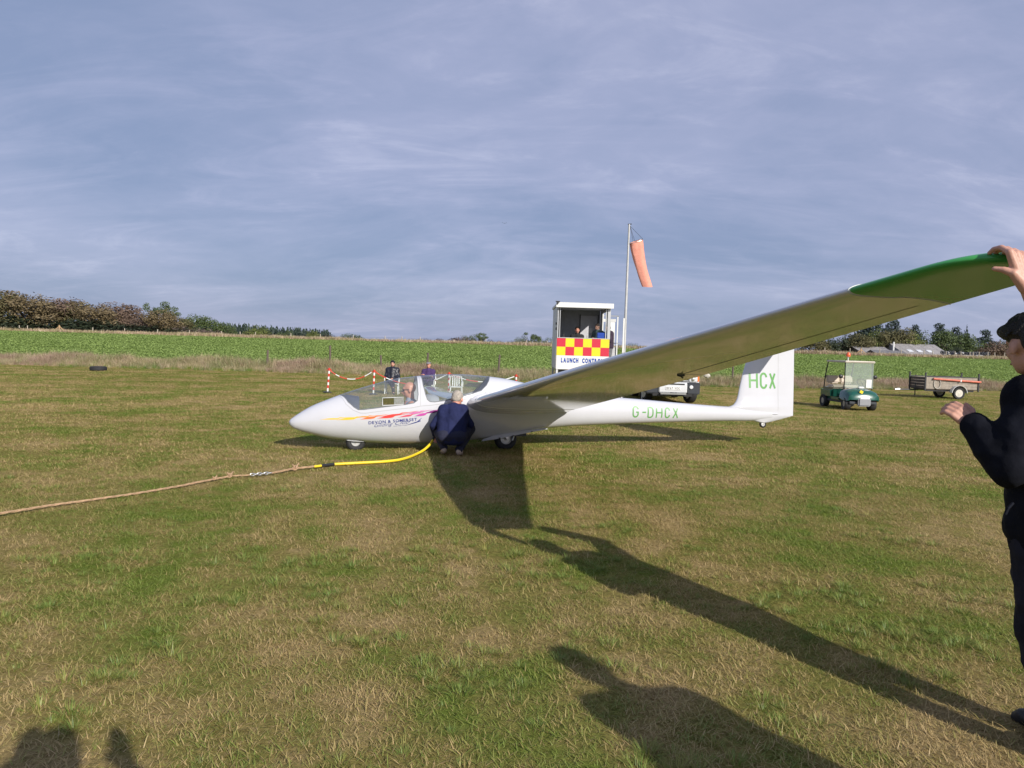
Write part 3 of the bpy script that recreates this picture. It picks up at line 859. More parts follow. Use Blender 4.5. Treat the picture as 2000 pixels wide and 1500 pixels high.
def build_fin():
    nf = 22; fr = [0.5 * (1 - math.cos(PI * k / nf)) for k in range(nf + 1)]
    order = [(f, 1) for f in fr[::-1]] + [(f, -1) for f in fr[1:-1]]
    zz = np.unique(np.concatenate([FINZ, np.linspace(.42, 1.93, 40)]))
    vs = []; fs = []; n = len(order)
    for z in zz:
        a, b = float(np.interp(z, FINZ, FINL)), float(np.interp(z, FINZ, FINT)); h = float(fin_half(z))
        for f, sg in order: vs.append((a + (b - a) * f, sg * h * 2 * thick4(f), z))
    for i in range(len(zz) - 1):
        for k in range(n):
            k2 = (k + 1) % n; fs.append((i * n + k, i * n + k2, (i + 1) * n + k2, (i + 1) * n + k))
    fs.append(tuple(range(n))); fs.append(tuple((len(zz) - 1) * n + k for k in range(n)))
    fin = MB().add(vs, fs).build('tail_fin', GEL, glider, smooth=True, sharp=60)
    def fy(x, z):
        a, b = float(np.interp(z, FINZ, FINL)), float(np.interp(z, FINZ, FINT))
        return float(fin_half(z)) * 2 * thick4(min(1, max(0, (x - a) / (b - a))))
    mb = MB()
    for sg in (-1, 1):
        vs = []; zz2 = np.linspace(.62, 1.86, 24)
        for z in zz2:
            x = 8.07 + (z - .62) * .02
            vs += [(x, sg * (fy(x, z) + .0012), z), (x + .006, sg * (fy(x + .006, z) + .0012), z)]
        mb.add(vs, [(2 * k, 2 * k + 1, 2 * k + 3, 2 * k + 2) for k in range(len(zz2) - 1)])
    mb.build('rudder_gap', SEAM, fin)
    # small rudder cable fairing near the foot
    MB().ell((7.99, -fy(7.99, .56) - .002, .56), (.085, .016, .010)).build('cable_fairing', GEL, glider, smooth=True)
    # tailplane: symmetric section, 3.1 m span
    vs = []; fs = []; ys = [-1.55, -1.53, -1.3, -.8, -.3, 0, .3, .8, 1.3, 1.53, 1.55]
    for y in ys:
        k = abs(y) / 1.55; c = .56 - .16 * k; x0 = 7.70 + .11 * k; h = .055 * c * (1 if abs(y) < 1.54 else .2)
        for f, sg in order: vs.append((x0 + f * c, y, 1.905 + sg * h * 2 * thick4(f)))
    for i in range(len(ys) - 1):
        for k in range(n):
            k2 = (k + 1) % n; fs.append((i * n + k, i * n + k2, (i + 1) * n + k2, (i + 1) * n + k))
    fs.append(tuple(range(n))); fs.append(tuple((len(ys) - 1) * n + k for k in range(n)))
    MB().add(vs, fs).build('tailplane', GEL, glider, smooth=True, sharp=60)
    return fin, fy
FIN, fin_y = build_fin()

# ---------------------------------------------------------------- wheels
def aircraft_wheel(name, x, z, R, w, rim, y=0.0):
    e = empty(name, (x, y, z)); e.parent = glider
    Mx = Matrix.Rotation(PI / 2, 4, 'X')
    prof = []
    for k in range(13):
        a = PI * k / 12
        prof.append((R - w * .5 + w * .5 * math.sin(a) ** .7, -w / 2 * math.cos(a)))
    prof = [(rim, -w * .36)] + prof + [(rim, w * .36)]
    MB().lathe(prof, Mx, 36, close=True).build('tyre', RUBBER, e, smooth=True)
    MB().lathe([(rim * 1.02, -w * .33), (rim * .92, -w * .34), (rim * .82, -w * .22), (rim * .35, -w * .24), (rim * .3, -w * .34), (rim * .05, -w * .36), (rim * .05, w * .36), (rim * .3, w * .34), (rim * .35, w * .24), (rim * .82, w * .22), (rim * .92, w * .34), (rim * 1.02, w * .33)], Mx, 32, close=True).build('rim', RIMM, e, smooth=True)
    MB().lathe([(rim * .16, -w * .40), (rim * .16, w * .40)], Mx, 12).build('axle', DKMETAL, e)
    return e
RIMM = mat('wheel_rim', (0.58, 0.58, 0.57), 0.4, metal=0.5, var=0.15)
aircraft_wheel('nose_wheel', .952, .118, .145, .11, .066)
aircraft_wheel('main_wheel', 3.238, .155, .178, .13, .088)
aircraft_wheel('tail_wheel', 7.80, .385, .062, .045, .036)
# nose wheel fairing lip
mb = MB()
for sg in (-1, 1):
    mb.tube([(.80, sg * .062, .152), (.84, sg * .078, .140), (.95, sg * .082, .131), (1.06, sg * .078, .124), (1.12, sg * .05, .120)], [.004, .007, .008, .007, .004], 8)
mb.build('wheel_fairing', GEL, glider, smooth=True)
# main wheel doors hanging open along the belly
for sg in (-1, 1):
    d = MB()
    top = [(2.86, .155), (3.0, .20), (3.2, .235), (3.5, .285), (3.85, .33)]
    bot = [(2.82, .125), (3.0, .150), (3.2, .185), (3.5, .243), (3.88, .310)]
    vs = []
    for (xa, za), (xb, zb_) in zip(top, bot):
        vs += [(xa, sg * .115, za), (xb, sg * .165, zb_), (xa, sg * .127, za), (xb, sg * .175, zb_ - .003)]
    fs = []
    for k in range(4):
        o = 4 * k; fs += [(o, o + 1, o + 5, o + 4), (o + 2, o + 6, o + 7, o + 3), (o + 1, o + 3, o + 7, o + 5), (o, o + 4, o + 6, o + 2)]
    fs += [(0, 2, 3, 1), (16, 17, 19, 18)]
    dd = d.add(vs, fs).build('wheel_door', GEL, glider)
    for x, z in ((3.10, .172), (3.32, .208), (3.62, .268)): MB().box((x, sg * .178, z), (.03, .008, .012)).build('hinge', DKMETAL, dd)
    MB().tube([(3.02, sg * .09, .19), (3.238, sg * .09, .178)], .016, 8).tube([(3.238, sg * .06, .178), (3.238, sg * .11, .178)], .022, 10).tube([(3.33, sg * .085, .13), (3.38, sg * .09, .27)], .012, 8).build('axle_arm', STEEL, glider, smooth=True)
# black box standing in for the shade in the wheel well, so the belly is not see-through
MB().b2(2.95, 3.55, -.10, .10, .195, .40).build('wheel_well_shade', BLACKP, glider)

# ---------------------------------------------------------------- cockpit
CPWHITE = mat('cockpit_lining', (0.62, 0.63, 0.65), 0.6, var=0.06)
CPGREY = mat('cockpit_grey', (0.09, 0.10, 0.14), 0.6, var=0.1)
def tub(x0, x1, zf, name, m):
    mb = MB(); vs = []; xs = np.linspace(x0, x1, 12)
    for x in xs:
        w = float(pch(np.array([x]), ST, WW)[0]) - .025
        zc = float(pch(np.array([x]), ST, ZC)[0]); 
        for k in range(9):
            a = -PI / 2 + PI * k / 8
            vs.append((x, w * math.sin(a) * (.96), zc + .03 - (zc + .03 - zf) * max(0, math.cos(a)) ** .6))
    fs = [(i * 9 + k, i * 9 + k + 1, (i + 1) * 9 + k + 1, (i + 1) * 9 + k) for i in range(11) for k in range(8)]
    return mb.add(vs, fs).build(name, m, glider, smooth=True)
tub(.74, 1.9, .24, 'cockpit_tub', CPWHITE); tub(1.9, 2.95, .30, 'cockpit_tub', CPWHITE)
# front instrument hood: dark wedge behind the nose
mb = MB()
vs = []; 
for x, zt, w in ((.74, .80, .13), (.82, .815, .21), (.92, .80, .24), (.99, .79, .25)):
    for k in range(9):
        a = -PI / 2 + PI * k / 8
        vs.append((x, w * math.sin(a), .56 + (zt - .56) * max(0, math.cos(a)) ** .55))
fs = [(i * 9 + k, i * 9 + k + 1, (i + 1) * 9 + k + 1, (i + 1) * 9 + k) for i in range(3) for k in range(8)] + [tuple(range(27, 36))]
hood = mb.add(vs, fs).build('instrument_hood', CPGREY, glider, smooth=True, sharp=50)
MB().tube([(.80, -.02, .80), (.78, -.02, .885)], .0025, 5).build('yaw_string_post', BLACKP, glider)
# rear panel between the seats with its little antenna
mb = MB(); vs = []
for x, zt, w in ((1.93, .80, .14), (2.0, .835, .19), (2.10, .83, .20), (2.16, .80, .18)):
    for k in range(9):
        a = -PI / 2 + PI * k / 8
        vs.append((x, w * math.sin(a) - .04, .70 + (zt - .70) * max(0, math.cos(a)) ** .6))
fs = [(i * 9 + k, i * 9 + k + 1, (i + 1) * 9 + k + 1, (i + 1) * 9 + k) for i in range(3) for k in range(8)] + [tuple(range(9)), tuple(range(27, 36))]
mb.add(vs, fs).build('rear_instrument_panel', mat('panel_grey', (0.34, 0.35, 0.39), 0.6), glider, smooth=True, sharp=50)
MB().tube([(1.98, -.1, .83), (1.975, -.1, .91)], .004, 6).build('antenna', BLACKP, glider)
# seats, headrest bulkhead
mb = MB(); mb.box((1.83, 0, .52), (.05, .40, .56), (0, .30, 0)); mb.box((1.55, 0, .30), (.5, .40, .05), (0, -.12, 0)); mb.build('seat', CPGREY, glider, bevel=.015)
mb = MB(); mb.box((2.78, 0, .62), (.05, .42, .55), (0, .34, 0)); mb.box((2.5, 0, .38), (.5, .40, .05), (0, -.12, 0)); mb.build('seat', CPGREY, glider, bevel=.015)
mb = MB(); vs = [(2.80, y, .80) for y in (-.26, 0, .26)]
xs = [(2.74, .78), (2.84, .90), (2.93, 1.03), (2.965, 1.09)]
vs = []
for x, z in xs:
    w = skin_y(x, z) - .012
    vs += [(x, -w, z), (x - .02, -w * .5, z + .005), (x - .03, 0, z + .01), (x - .02, w * .5, z + .005), (x, w, z)]
fs = [(i * 5 + k, i * 5 + k + 1, (i + 1) * 5 + k + 1, (i + 1) * 5 + k) for i in range(3) for k in range(4)]
mb = MB(); mb.add(vs, fs); mb.build('rear_bulkhead', CPGREY, glider, smooth=True)
# clear vision window let into the near side of the front canopy
def can_patch(name, s0, s1, z0, z1, m, parent, lift, frame=None):
    vs = []; n = 8
    for i in range(n + 1):
        s = s0 + (s1 - s0) * i / n
        for j in range(n + 1):
            z = z0 + (z1 - z0) * j / n + (s - s0) * .045
            vs.append((s, -skin_y(s, z) - lift, z))
    fs = [(i * (n + 1) + j, i * (n + 1) + j + 1, (i + 1) * (n + 1) + j + 1, (i + 1) * (n + 1) + j) for i in range(n) for j in range(n)]
    return MB().add(vs, fs).build(name, m, parent, smooth=True)
win = can_patch('sliding_window', 1.315, 1.475, .655, .765, glass_mat('olive_pane', (0.46, 0.43, 0.22), 0.7, 0.12, (0.25, 0.22, 0.08)), PARTS[1], .004)  # olive put into the pane colour for the grass showing in it
pts = []
for s, z in ((1.315, .655), (1.475, .655), (1.61, .655), (1.61, .765), (1.475, .765), (1.315, .765), (1.315, .655)):
    z += (s - 1.315) * .045; pts.append((s, -skin_y(s, z) - .004, z))
MB().tube(pts, .006, 6).build('window_rail', CPWHITE, PARTS[1])
can_patch('sliding_window', 1.48, 1.605, .658, .762, glass_mat('second_pane', (0.78, 0.80, 0.82), 1.0, 0.20, (0.8, 0.8, 0.8)), PARTS[1], .006)

# ---------------------------------------------------------------- markings on the skin
def bisect_strips(bm, zlo, zhi, n):
    for k in range(1, n):
        z = zlo + (zhi - zlo) * k / n
        bmesh.ops.bisect_plane(bm, geom=bm.verts[:] + bm.edges[:] + bm.faces[:], plane_co=(0, 0, z), plane_no=(0, 0, 1), dist=1e-6)
def wrap(mb, name, m, parent, yfun, lift=.0018, n=8):
    me = mb.mesh(name); bm = bmesh.new(); bm.from_mesh(me)
    zs_ = [v.co.z for v in bm.verts]; bisect_strips(bm, min(zs_), max(zs_), n)
    for v in bm.verts: v.co.y = -yfun(v.co.x, v.co.z) - lift
    bm.normal_update()
    for f in bm.faces:
        if f.normal.y > 0: f.normal_flip()
    bm.to_mesh(me); bm.free()
    return finish(me, name, m, parent, fix=False)
def arc(cx, cy, rx, ry, a0, a1, n=10):
    return [(cx + rx * math.cos(math.radians(a0 + (a1 - a0) * k / n)), cy + ry * math.sin(math.radians(a0 + (a1 - a0) * k / n))) for k in range(n + 1)]
STROKES = {
    'H': [[(0, 0), (0, 1)], [(1, 0), (1, 1)], [(0, .52), (1, .52)]],
    'C': [[(.97, .74)] + arc(.5, .72, .48, .28, 20, 180, 9) + arc(.5, .28, .48, .28, 180, 340, 9) + [(.97, .26)]],
    'X': [[(0, 0), (.97, 1)], [(.03, 1), (1, 0)]],
    'G': [[(.97, .76)] + arc(.5, .72, .48, .28, 20, 180, 9) + arc(.5, .28, .48, .28, 180, 350, 9) + [(.98, .46), (.6, .46)]],
    'D': [[(0, 0), (0, 1), (.5, 1)] + arc(.52, .68, .46, .32, 80, 0, 7) + arc(.52, .32, .46, .32, 0, -80, 7) + [(.5, 0), (0, 0)]],
    '-': [[(0, .47), (1, .47)]],
}
def ribbon(mb, pts, w, close=False):
    P = [Vector((a, b)) for a, b in pts]; vs = []; fs = []
    for i, p in enumerate(P):
        t = (P[min(i + 1, len(P) - 1)] - P[max(i - 1, 0)]).normalized(); n = Vector((-t.y, t.x))
        k = 1.0
        if 0 < i < len(P) - 1:
            t1 = (P[i] - P[i - 1]).normalized(); k = 1 / max(.5, abs(n.dot(Vector((-t1.y, t1.x)))))
        vs += [(p.x - n.x * w / 2 * k, 0, p.y - n.y * w / 2 * k), (p.x + n.x * w / 2 * k, 0, p.y + n.y * w / 2 * k)]
    for i in range(len(P) - 1): fs.append((2 * i, 2 * i + 1, 2 * i + 3, 2 * i + 2))
    mb.add(vs, fs)
def letters(name, text, boxes, stroke, m, parent, yfun):
    """boxes: for each character (x0, x1, zbottom0, ztop0, skew)"""
    for ch, (x0, x1, zb, zt) in zip(text, boxes):
        for q, st in enumerate(STROKES[ch]):
            pass
        mb = MB()
        for st in STROKES[ch]:
            w = stroke
            ribbon(mb, [(x0 + w / 2 + a * (x1 - x0 - w), zb + w / 2 + b * (zt - zb - w)) for a, b in st], w)
        # each stroke sits a hair prouder than the last so none share a plane
        o = wrap(mb, name, m, parent, yfun)
letters('registration_letter', 'G-DHCX', [(5.31, 5.425, .491, .679), (5.475, 5.565, .49, .675), (5.58, 5.69, .485, .668), (5.73, 5.85, .479, .659), (5.888, 5.99, .482, .660), (6.035, 6.142, .474, .657)], .023, LETGREEN, FUS, skin_y)
letters('competition_letter', 'HCX', [(7.505, 7.675, .986, 1.272), (7.71, 7.862, .988, 1.273), (7.895, 8.035, .982, 1.277)], .036, LETGREEN, FIN, fin_y)

def text_mb(body, size, bold=0.0, shear=0.0, space=1.0):
    cu = bpy.data.curves.new('text', 'FONT'); cu.body = body; cu.size = size; cu.offset = bold; cu.shear = shear
    cu.space_character = space; cu.resolution_u = 3
    ob = bpy.data.objects.new('text', cu); COL.objects.link(ob)
    dg = bpy.context.evaluated_depsgraph_get()
    me = bpy.data.meshes.new_from_object(ob.evaluated_get(dg))
    vs = [tuple(v.co) for v in me.vertices]; fs = [tuple(p.vertices) for p in me.polygons]
    bpy.data.objects.remove(ob); bpy.data.curves.remove(cu); bpy.data.meshes.remove(me)
    return vs, fs
def text_on(name, body, x0, z0, x1, z1, h, m, parent, yfun, bold=0, shear=0, n=8, lift=.0018, space=1.0, fit=True):
    vs, fs = text_mb(body, 1.0, bold, shear, space)
    w = max(v[0] for v in vs) - min(v[0] for v in vs); xm = min(v[0] for v in vs)
    L_ = math.hypot(x1 - x0, z1 - z0); ux, uz = (x1 - x0) / L_, (z1 - z0) / L_
    cap = 0.70
    mb = MB(); out = []
    for a, b, c in vs:
        p, q = (a - xm) / w * L_, b / cap * h
        out.append((x0 + ux * p - uz * q, 0, z0 + uz * p + ux * q))
    mb.add(out, fs)
    return wrap(mb, name, m, parent, yfun, lift, n)
NAVYINK = mat('navy_lettering', (0.018, 0.035, 0.20), 0.4)
def lettered(body, x0, z0, x1, z1, h, bold, gap):
    cu = [None if c == ' ' else text_mb(c, 1.0, bold) for c in body]
    wd = [.22 if c is None else max(v[0] for v in c[0]) - min(v[0] for v in c[0]) for c in cu]
    tot = sum(wd) + gap * (len(body) - 1); L_ = math.hypot(x1 - x0, z1 - z0); ux, uz = (x1 - x0) / L_, (z1 - z0) / L_; k = L_ / tot; p = 0
    for c, w in zip(cu, wd):
        if c:
            xm = min(v[0] for v in c[0]); mb = MB()
            mb.add([(x0 + ux * (p + (v[0] - xm) * k) - uz * v[1] / .7 * h, 0, z0 + uz * (p + (v[0] - xm) * k) + ux * v[1] / .7 * h) for v in c[0]], c[1])
            wrap(mb, 'club_letter', NAVYINK, FUS, skin_y, .0018, 5)
        p += (w + gap) * k
lettered('DEVON & SOMERSET', 1.12, .381, 1.816, .436, .042, .025, .13)
text_on('club_script', 'Gliding', 1.204, .338, 1.471, .366, .052, NAVYINK, FUS, skin_y, bold=-.006, shear=.55, n=6, lift=.0026)
text_on('club_script', 'Club', 1.50, .374, 1.712, .397, .054, NAVYINK, FUS, skin_y, bold=-.006, shear=.55, n=6, lift=.0026)
text_on('web_address', 'www.dsgc.co.uk', 1.475, .349, 1.665, .371, .012, NAVYINK, FUS, skin_y, n=3)
mb = MB()
def flat(mb, pts): mb.add([(x, 0, z) for x, z in pts], [tuple(range(len(pts)))])
flat(mb, [(1.69, .374), (1.78, .398), (1.87, .428), (1.868, .440), (1.79, .416), (1.70, .384)])
flat(mb, [(1.80, .410), (1.842, .428), (1.886, .476), (1.876, .474)])
flat(mb, [(1.62, .358), (1.70, .376), (1.695, .381)])
wrap(mb, 'glider_emblem', NAVYINK, FUS, skin_y, .0034, 8)
# the sash of coloured flashes
def flash(x0, z0, x1, z1, th, colour, name, lift):
    n = 14; vs = []
    for k in range(n + 1):
        t = k / n; w = th * (math.sin(PI * t) ** 1.1) * (1 + .5 * math.sin(2 * PI * t)) + .0006
        jog = 0.012 * (1 if t > .5 else -1) * math.exp(-((t - .5) / .16) ** 2)
        x = x0 + (x1 - x0) * t; z = z0 + (z1 - z0) * t + jog * .6
        vs += [(x, 0, z - w / 2), (x, 0, z + w / 2)]
    mb = MB(); mb.add(vs, [(2 * k, 2 * k + 1, 2 * k + 3, 2 * k + 2) for k in range(n)])
    wrap(mb, name, mat('flash_' + name.split('_')[0], colour, 0.35), FUS, skin_y, lift, 4)
for k, (x0, z0, x1, z1, th, col, nm) in enumerate([
    (.439, .447, .93, .486, .016, (.78, .50, .04), 'yellow_flash'), (.66, .441, 1.17, .506, .026, (.80, .50, .05), 'yellow_flash'),
    (1.0, .450, 1.40, .530, .026, (.75, .16, .04), 'orange_flash'), (.95, .485, 1.26, .511, .015, (.80, .30, .05), 'amber_flash'),
    (1.24, .465, 1.69, .541, .024, (.66, .05, .04), 'red_flash'), (1.27, .488, 1.84, .580, .020, (.68, .07, .07), 'red_flash'),
    (1.54, .483, 1.91, .561, .020, (.62, .07, .13), 'crimson_flash'), (1.66, .532, 2.03, .596, .026, (.55, .16, .36), 'pink_flash'),
    (1.77, .499, 2.10, .584, .030, (.50, .07, .33), 'magenta_flash'), (1.94, .547, 2.26, .626, .032, (.20, .02, .16), 'purple_flash')]):
    flash(x0, z0, x1, z1, th, col, nm, .0016 + .0005 * k)
# ================================================================== PEOPLE
def organic(name, prims, m, parent, vox=0.012, smooth=4, fold=0.0, fscale=0.09, seed=0):
    """one continuous skin: overlapping tapered limbs fused by a voxel remesh"""
    mb = MB()
    for p in prims:
        if p[0] == 'c': mb.cap(p[1], p[2], p[3], p[4] if len(p) > 4 else None, 14)
        elif p[0] == 'e': mb.ell(p[1], p[2], p[3] if len(p) > 3 else None, 18, 12)
        elif p[0] == 'b': mb.box(p[1], p[2], p[3] if len(p) > 3 else None)
    me = mb.mesh(name)
    bm = bmesh.new(); bm.from_mesh(me); bmesh.ops.recalc_face_normals(bm, faces=bm.faces); bm.to_mesh(me); bm.free()
    ob = bpy.data.objects.new(name + '_raw', me); COL.objects.link(ob)
    r = ob.modifiers.new('r', 'REMESH'); r.mode = 'VOXEL'; r.voxel_size = vox
    if smooth:
        s = ob.modifiers.new('s', 'SMOOTH'); s.factor = 0.5; s.iterations = smooth
    if fold > 0:
        tx = bpy.data.textures.new('folds', 'CLOUDS'); tx.noise_scale = fscale; tx.noise_depth = 2
        d = ob.modifiers.new('d', 'DISPLACE'); d.texture = tx; d.strength = fold; d.mid_level = 0.5
    dg = bpy.context.evaluated_depsgraph_get()
    out = bpy.data.meshes.new_from_object(ob.evaluated_get(dg))
    bpy.data.objects.remove(ob); bpy.data.meshes.remove(me)
    out.name = name
    out.materials.clear(); out.materials.append(m)
    out.polygons.foreach_set('use_smooth', [True] * len(out.polygons))
    o = bpy.data.objects.new(name, out); COL.objects.link(o)
    if parent is not None: o.parent = parent
    return o

def V3(*a): return Vector(a)
def basis(fwd, up=(0, 0, 1)):
    f = Vector(fwd).normalized(); u = Vector(up)
    r = f.cross(u).normalized(); u = r.cross(f).normalized()
    return Matrix((r, f, u)).transposed()          # columns: right, forward, up
def head_prims(c, B, s=1.0):
    """c: middle of the head; B: basis(right, forward, up); 0.23 m tall at s=1"""
    P = lambda x, y, z: c + B @ Vector((x, y, z)) * s
    E = B
    return [('e', P(0, -.012, .03), (.076 * s, .096 * s, .088 * s), E), ('e', P(0, .022, -.045), (.058 * s, .066 * s, .070 * s), E),
            ('e', P(0, .052, -.088), (.030 * s, .030 * s, .024 * s), E), ('c', P(0, .088, .008), P(0, .112, -.030), .011 * s, .017 * s),
            ('c', P(-.030, .082, .030), P(.030, .082, .030), .016 * s), ('c', P(-.018, .087, -.060), P(.018, .087, -.060), .011 * s),
            ('e', P(-.079, -.006, -.012), (.012 * s, .022 * s, .034 * s), E), ('e', P(.079, -.006, -.012), (.012 * s, .022 * s, .034 * s), E),
            ('e', P(-.036, .058, -.020), (.026 * s, .026 * s, .026 * s), E), ('e', P(.036, .058, -.020), (.026 * s, .026 * s, .026 * s), E)]
def face_parts(c, B, par, s=1.0, eyes=True):
    P = lambda x, y, z: c + B @ Vector((x, y, z)) * s
    if eyes:
        for q in (-.031, .031):
            MB().ell(P(q, .083, .006), (.013 * s, .008 * s, .008 * s), B, 10, 6).build('eye', EYE, par, smooth=True)
    MB().cap(P(-.022, .096, -.062), P(.022, .096, -.062), .005 * s).build('mouth', LIPS, par, smooth=True)
EYE = mat('eye_dark', (0.03, 0.025, 0.02), 0.2)
LIPS = mat('lips', (0.34, 0.12, 0.10), 0.5)
def hand_prims(w, d, n, s=1.0, curl=0.35, side=1, spread=0.0):
    """relaxed hand: w wrist, d pointing direction, n palm normal (the side the fingers curl to)"""
    d = Vector(d).normalized(); n = (Vector(n) - d * Vector(n).dot(d)).normalized(); t = d.cross(n).normalized() * side
    out = [('c', w, w + d * .03 * s, .024 * s, .028 * s)]
    for q in (-.028, -.009, .010, .028):
        out.append(('c', w + d * .03 * s + t * q * .7 * s, w + d * .088 * s + t * q * s, .015 * s, .0125 * s))
    for q, l in ((-.030, .060), (-.010, .076), (.010, .080), (.029, .068)):
        p = w + d * .090 * s + t * q * s; a = 0
        dirs = t * (q * spread * 8)
        for k, f in enumerate((.45, .32, .23)):
            a += curl * (1, 1.2, .8)[k]
            e = (d * math.cos(a) + n * math.sin(a) + dirs * .3).normalized()
            p2 = p + e * l * f * s; out.append(('c', p, p2, (.0105, .0098, .009)[k] * s, (.0098, .009, .0078)[k] * s)); p = p2
    p = w + d * .03 * s + t * .026 * s
    e = (d * .75 + t * .75 + n * .35).normalized(); p2 = p + e * .042 * s; out.append(('c', p, p2, .0145 * s, .012 * s))
    e2 = (d * .95 + t * .25 + n * .45).normalized(); p3 = p2 + e2 * .034 * s; out.append(('c', p2, p3, .0115 * s, .009 * s))
    return out

def figure(root, J, jacket, trousers, shoe, skin=None, vox=.011, bulk=1.0, fold=.012, hands=(True, True), hc=(.5, .5), jname='jacket', headB=None, hs=1.0, handdir=None, palm=None, body_vox=None, sleeve=1.0, fillchest=False, leg=1.0):
    """J: joint positions in the root's own axes"""
    skin = skin or SKIN
    j = {k: Vector(v) for k, v in J.items()}
    body = []
    sl, sr, hl, hr = j['shL'], j['shR'], j['hipL'], j['hipR']
    mid = (sl + sr) / 2; pel = (hl + hr) / 2
    body += [('c', sl, hl, .085, .095), ('c', sr, hr, .085, .095), ('c', sl, sr, .075), ('c', hl, hr, .105), ('c', mid, pel, .11, .11)]
    body += [('c', mid, j['head'] + (headB @ Vector((0, -.015, -.06))) * hs, .062, .054)]
    body += head_prims(j['head'], headB, hs)
    for s in 'LR':
        body += [('c', j['sh' + s], j['el' + s], .052, .042), ('c', j['el' + s], j['wr' + s], .042, .028)]
        body += [('c', j['hip' + s], j['kn' + s], .088, .058), ('c', j['kn' + s], j['an' + s], .056, .036), ('c', j['an' + s], j['toe' + s], .036, .028)]
    for s, on, c_, sd_ in (('L', hands[0], hc[0], -1), ('R', hands[1], hc[1], 1)):
        if on:
            d = Vector(handdir[s]) if handdir and s in handdir else (j['wr' + s] - j['el' + s])
            n = Vector(palm[s]) if palm and s in palm else Vector((0, 0.2, -1))
            body += hand_prims(j['wr' + s], d, n, .98, c_, sd_)
    b = organic('body', body, skin, root, body_vox or vox, 3)
    k = bulk
    jk = [('c', sl, hl + Vector((0, 0, -.02)), .105 * k, .118 * k), ('c', sr, hr + Vector((0, 0, -.02)), .105 * k, .118 * k), ('c', sl, sr, .094 * k), ('c', hl, hr, .125 * k), ('c', mid, pel, .135 * k, .13 * k)]
    jk += [('c', sl.lerp(sr, t), hl.lerp(hr, t) + Vector((0, 0, -.02)), .108 * k, .124 * k) for t in (.2, .4, .6, .8)]
    for s in 'LR':
        e, w = j['el' + s], j['wr' + s]
        jk += [('c', j['sh' + s], e, .074 * k * sleeve, .060 * k * sleeve), ('c', e, e + (w - e) * .93, .060 * k * sleeve, .046 * k * sleeve)]
    nk = (j['head'] - mid); jk += [('c', mid, mid + nk * .38, .088 * k, .076 * k)]
    jk += [('e', mid * .55 + pel * .45, (.15 * k, .13 * k, .20 * k))] if fillchest else []
    organic(jname, jk, jacket, root, vox, 10, fold, .10)
    tr = [('c', hl, hr, .118)]
    for s in 'LR':
        kn, an = j['kn' + s], j['an' + s]
        tr += [('c', j['hip' + s], kn, .104 * leg, .077 * leg), ('c', kn, kn + (an - kn) * .97, .077 * leg, .060 * leg)]
    organic('trousers', tr, trousers, root, vox, 3, fold * .9, .09)
    for s in 'LR':
        a, t = j['an' + s], j['toe' + s]
        f = (t - a).normalized(); up = Vector((0, 0, 1))
        organic('shoe', [('c', a + Vector((0, 0, .01)), a - f * .02 + Vector((0, 0, -.035)), .046, .042), ('c', a + Vector((0, 0, -.04)), t, .044, .036), ('c', a - f * .03 + Vector((0, 0, -.045)), t + f * .03 + Vector((0, 0, -.008)), .036, .030)], shoe, root, .010, 2)
    return b
def hair_cap(c, B, par, m, s=1.0, lo=-.02, front=.03, name='hair', puff=0.012, vox=.009):
    P = lambda x, y, z: c + B @ Vector((x, y, z)) * s
    return organic(name, [('e', P(0, -.022, .046), ((.080 + puff) * s, (.094 + puff) * s, (.080 + puff) * s), B), ('e', P(0, -.060, -.005), ((.074 + puff) * s, (.056 + puff) * s, (.075 + puff) * s), B),
                          ('e', P(0, .035, .088), (.058 * s, .052 * s, .028 * s), B)], m, par, vox, 2, .010, .03)

NAVY = mat('navy_fabric', (0.018, 0.023, 0.075), 0.9, spec=0.2, var=0.3, vscale=6, bump=0.6, bscale=11)
NAVYT = mat('dark_navy_cloth', (0.013, 0.015, 0.040), 0.85, var=0.3, vscale=8, bump=0.25, bscale=30)
BLACKCLOTH = mat('black_cloth', (0.0075, 0.0085, 0.0145), 0.9, spec=0.15, var=0.45, vscale=5, bump=0.6, bscale=9)
CHARCOAL = mat('charcoal_cloth', (0.021, 0.021, 0.029), 0.9, spec=0.15, var=0.45, vscale=6, bump=0.6, bscale=8)
PUFFER = mat('black_quilted_nylon', (0.012, 0.014, 0.024), 0.42, var=0.3, vscale=12, bump=0.5, bscale=14)
PURPLE = mat('purple_wool', (0.060, 0.030, 0.115), 0.9, var=0.25, vscale=12, bump=0.3, bscale=60)
PLUM = mat('dark_plum_cloth', (0.040, 0.024, 0.045), 0.9, var=0.25)
TEAL = mat('grey_teal_cloth', (0.10, 0.15, 0.16), 0.9, var=0.25)
GREYCLOTH = mat('grey_cloth', (0.14, 0.14, 0.15), 0.9, var=0.25)
SHIRT = mat('pale_blue_shirt', (0.36, 0.39, 0.48), 0.85, var=0.2)
RIBKNIT = mat('black_rib_knit', (0.010, 0.011, 0.016), 0.95, var=0.4, vscale=60, bump=0.6, bscale=160, spec=0.1)
TANSHOE = mat('tan_suede', (0.46, 0.36, 0.28), 0.85, var=0.3, vscale=18)
DARKSHOE = mat('black_shoe', (0.018, 0.018, 0.02), 0.55, var=0.3)
GREYHAIR = mat('grey_hair', (0.42, 0.37, 0.31), 0.75, var=0.4, vscale=50, bump=0.5, bscale=160)
DARKHAIR = mat('dark_hair', (0.010, 0.009, 0.010), 0.6, var=0.5, vscale=40, bump=0.6, bscale=120)
BROWNHAIR = mat('brown_hair', (0.05, 0.03, 0.02), 0.65, var=0.4, vscale=40)
CAPCLOTH = mat('grey_tweed', (0.24, 0.22, 0.23), 0.9, var=0.3, vscale=30)

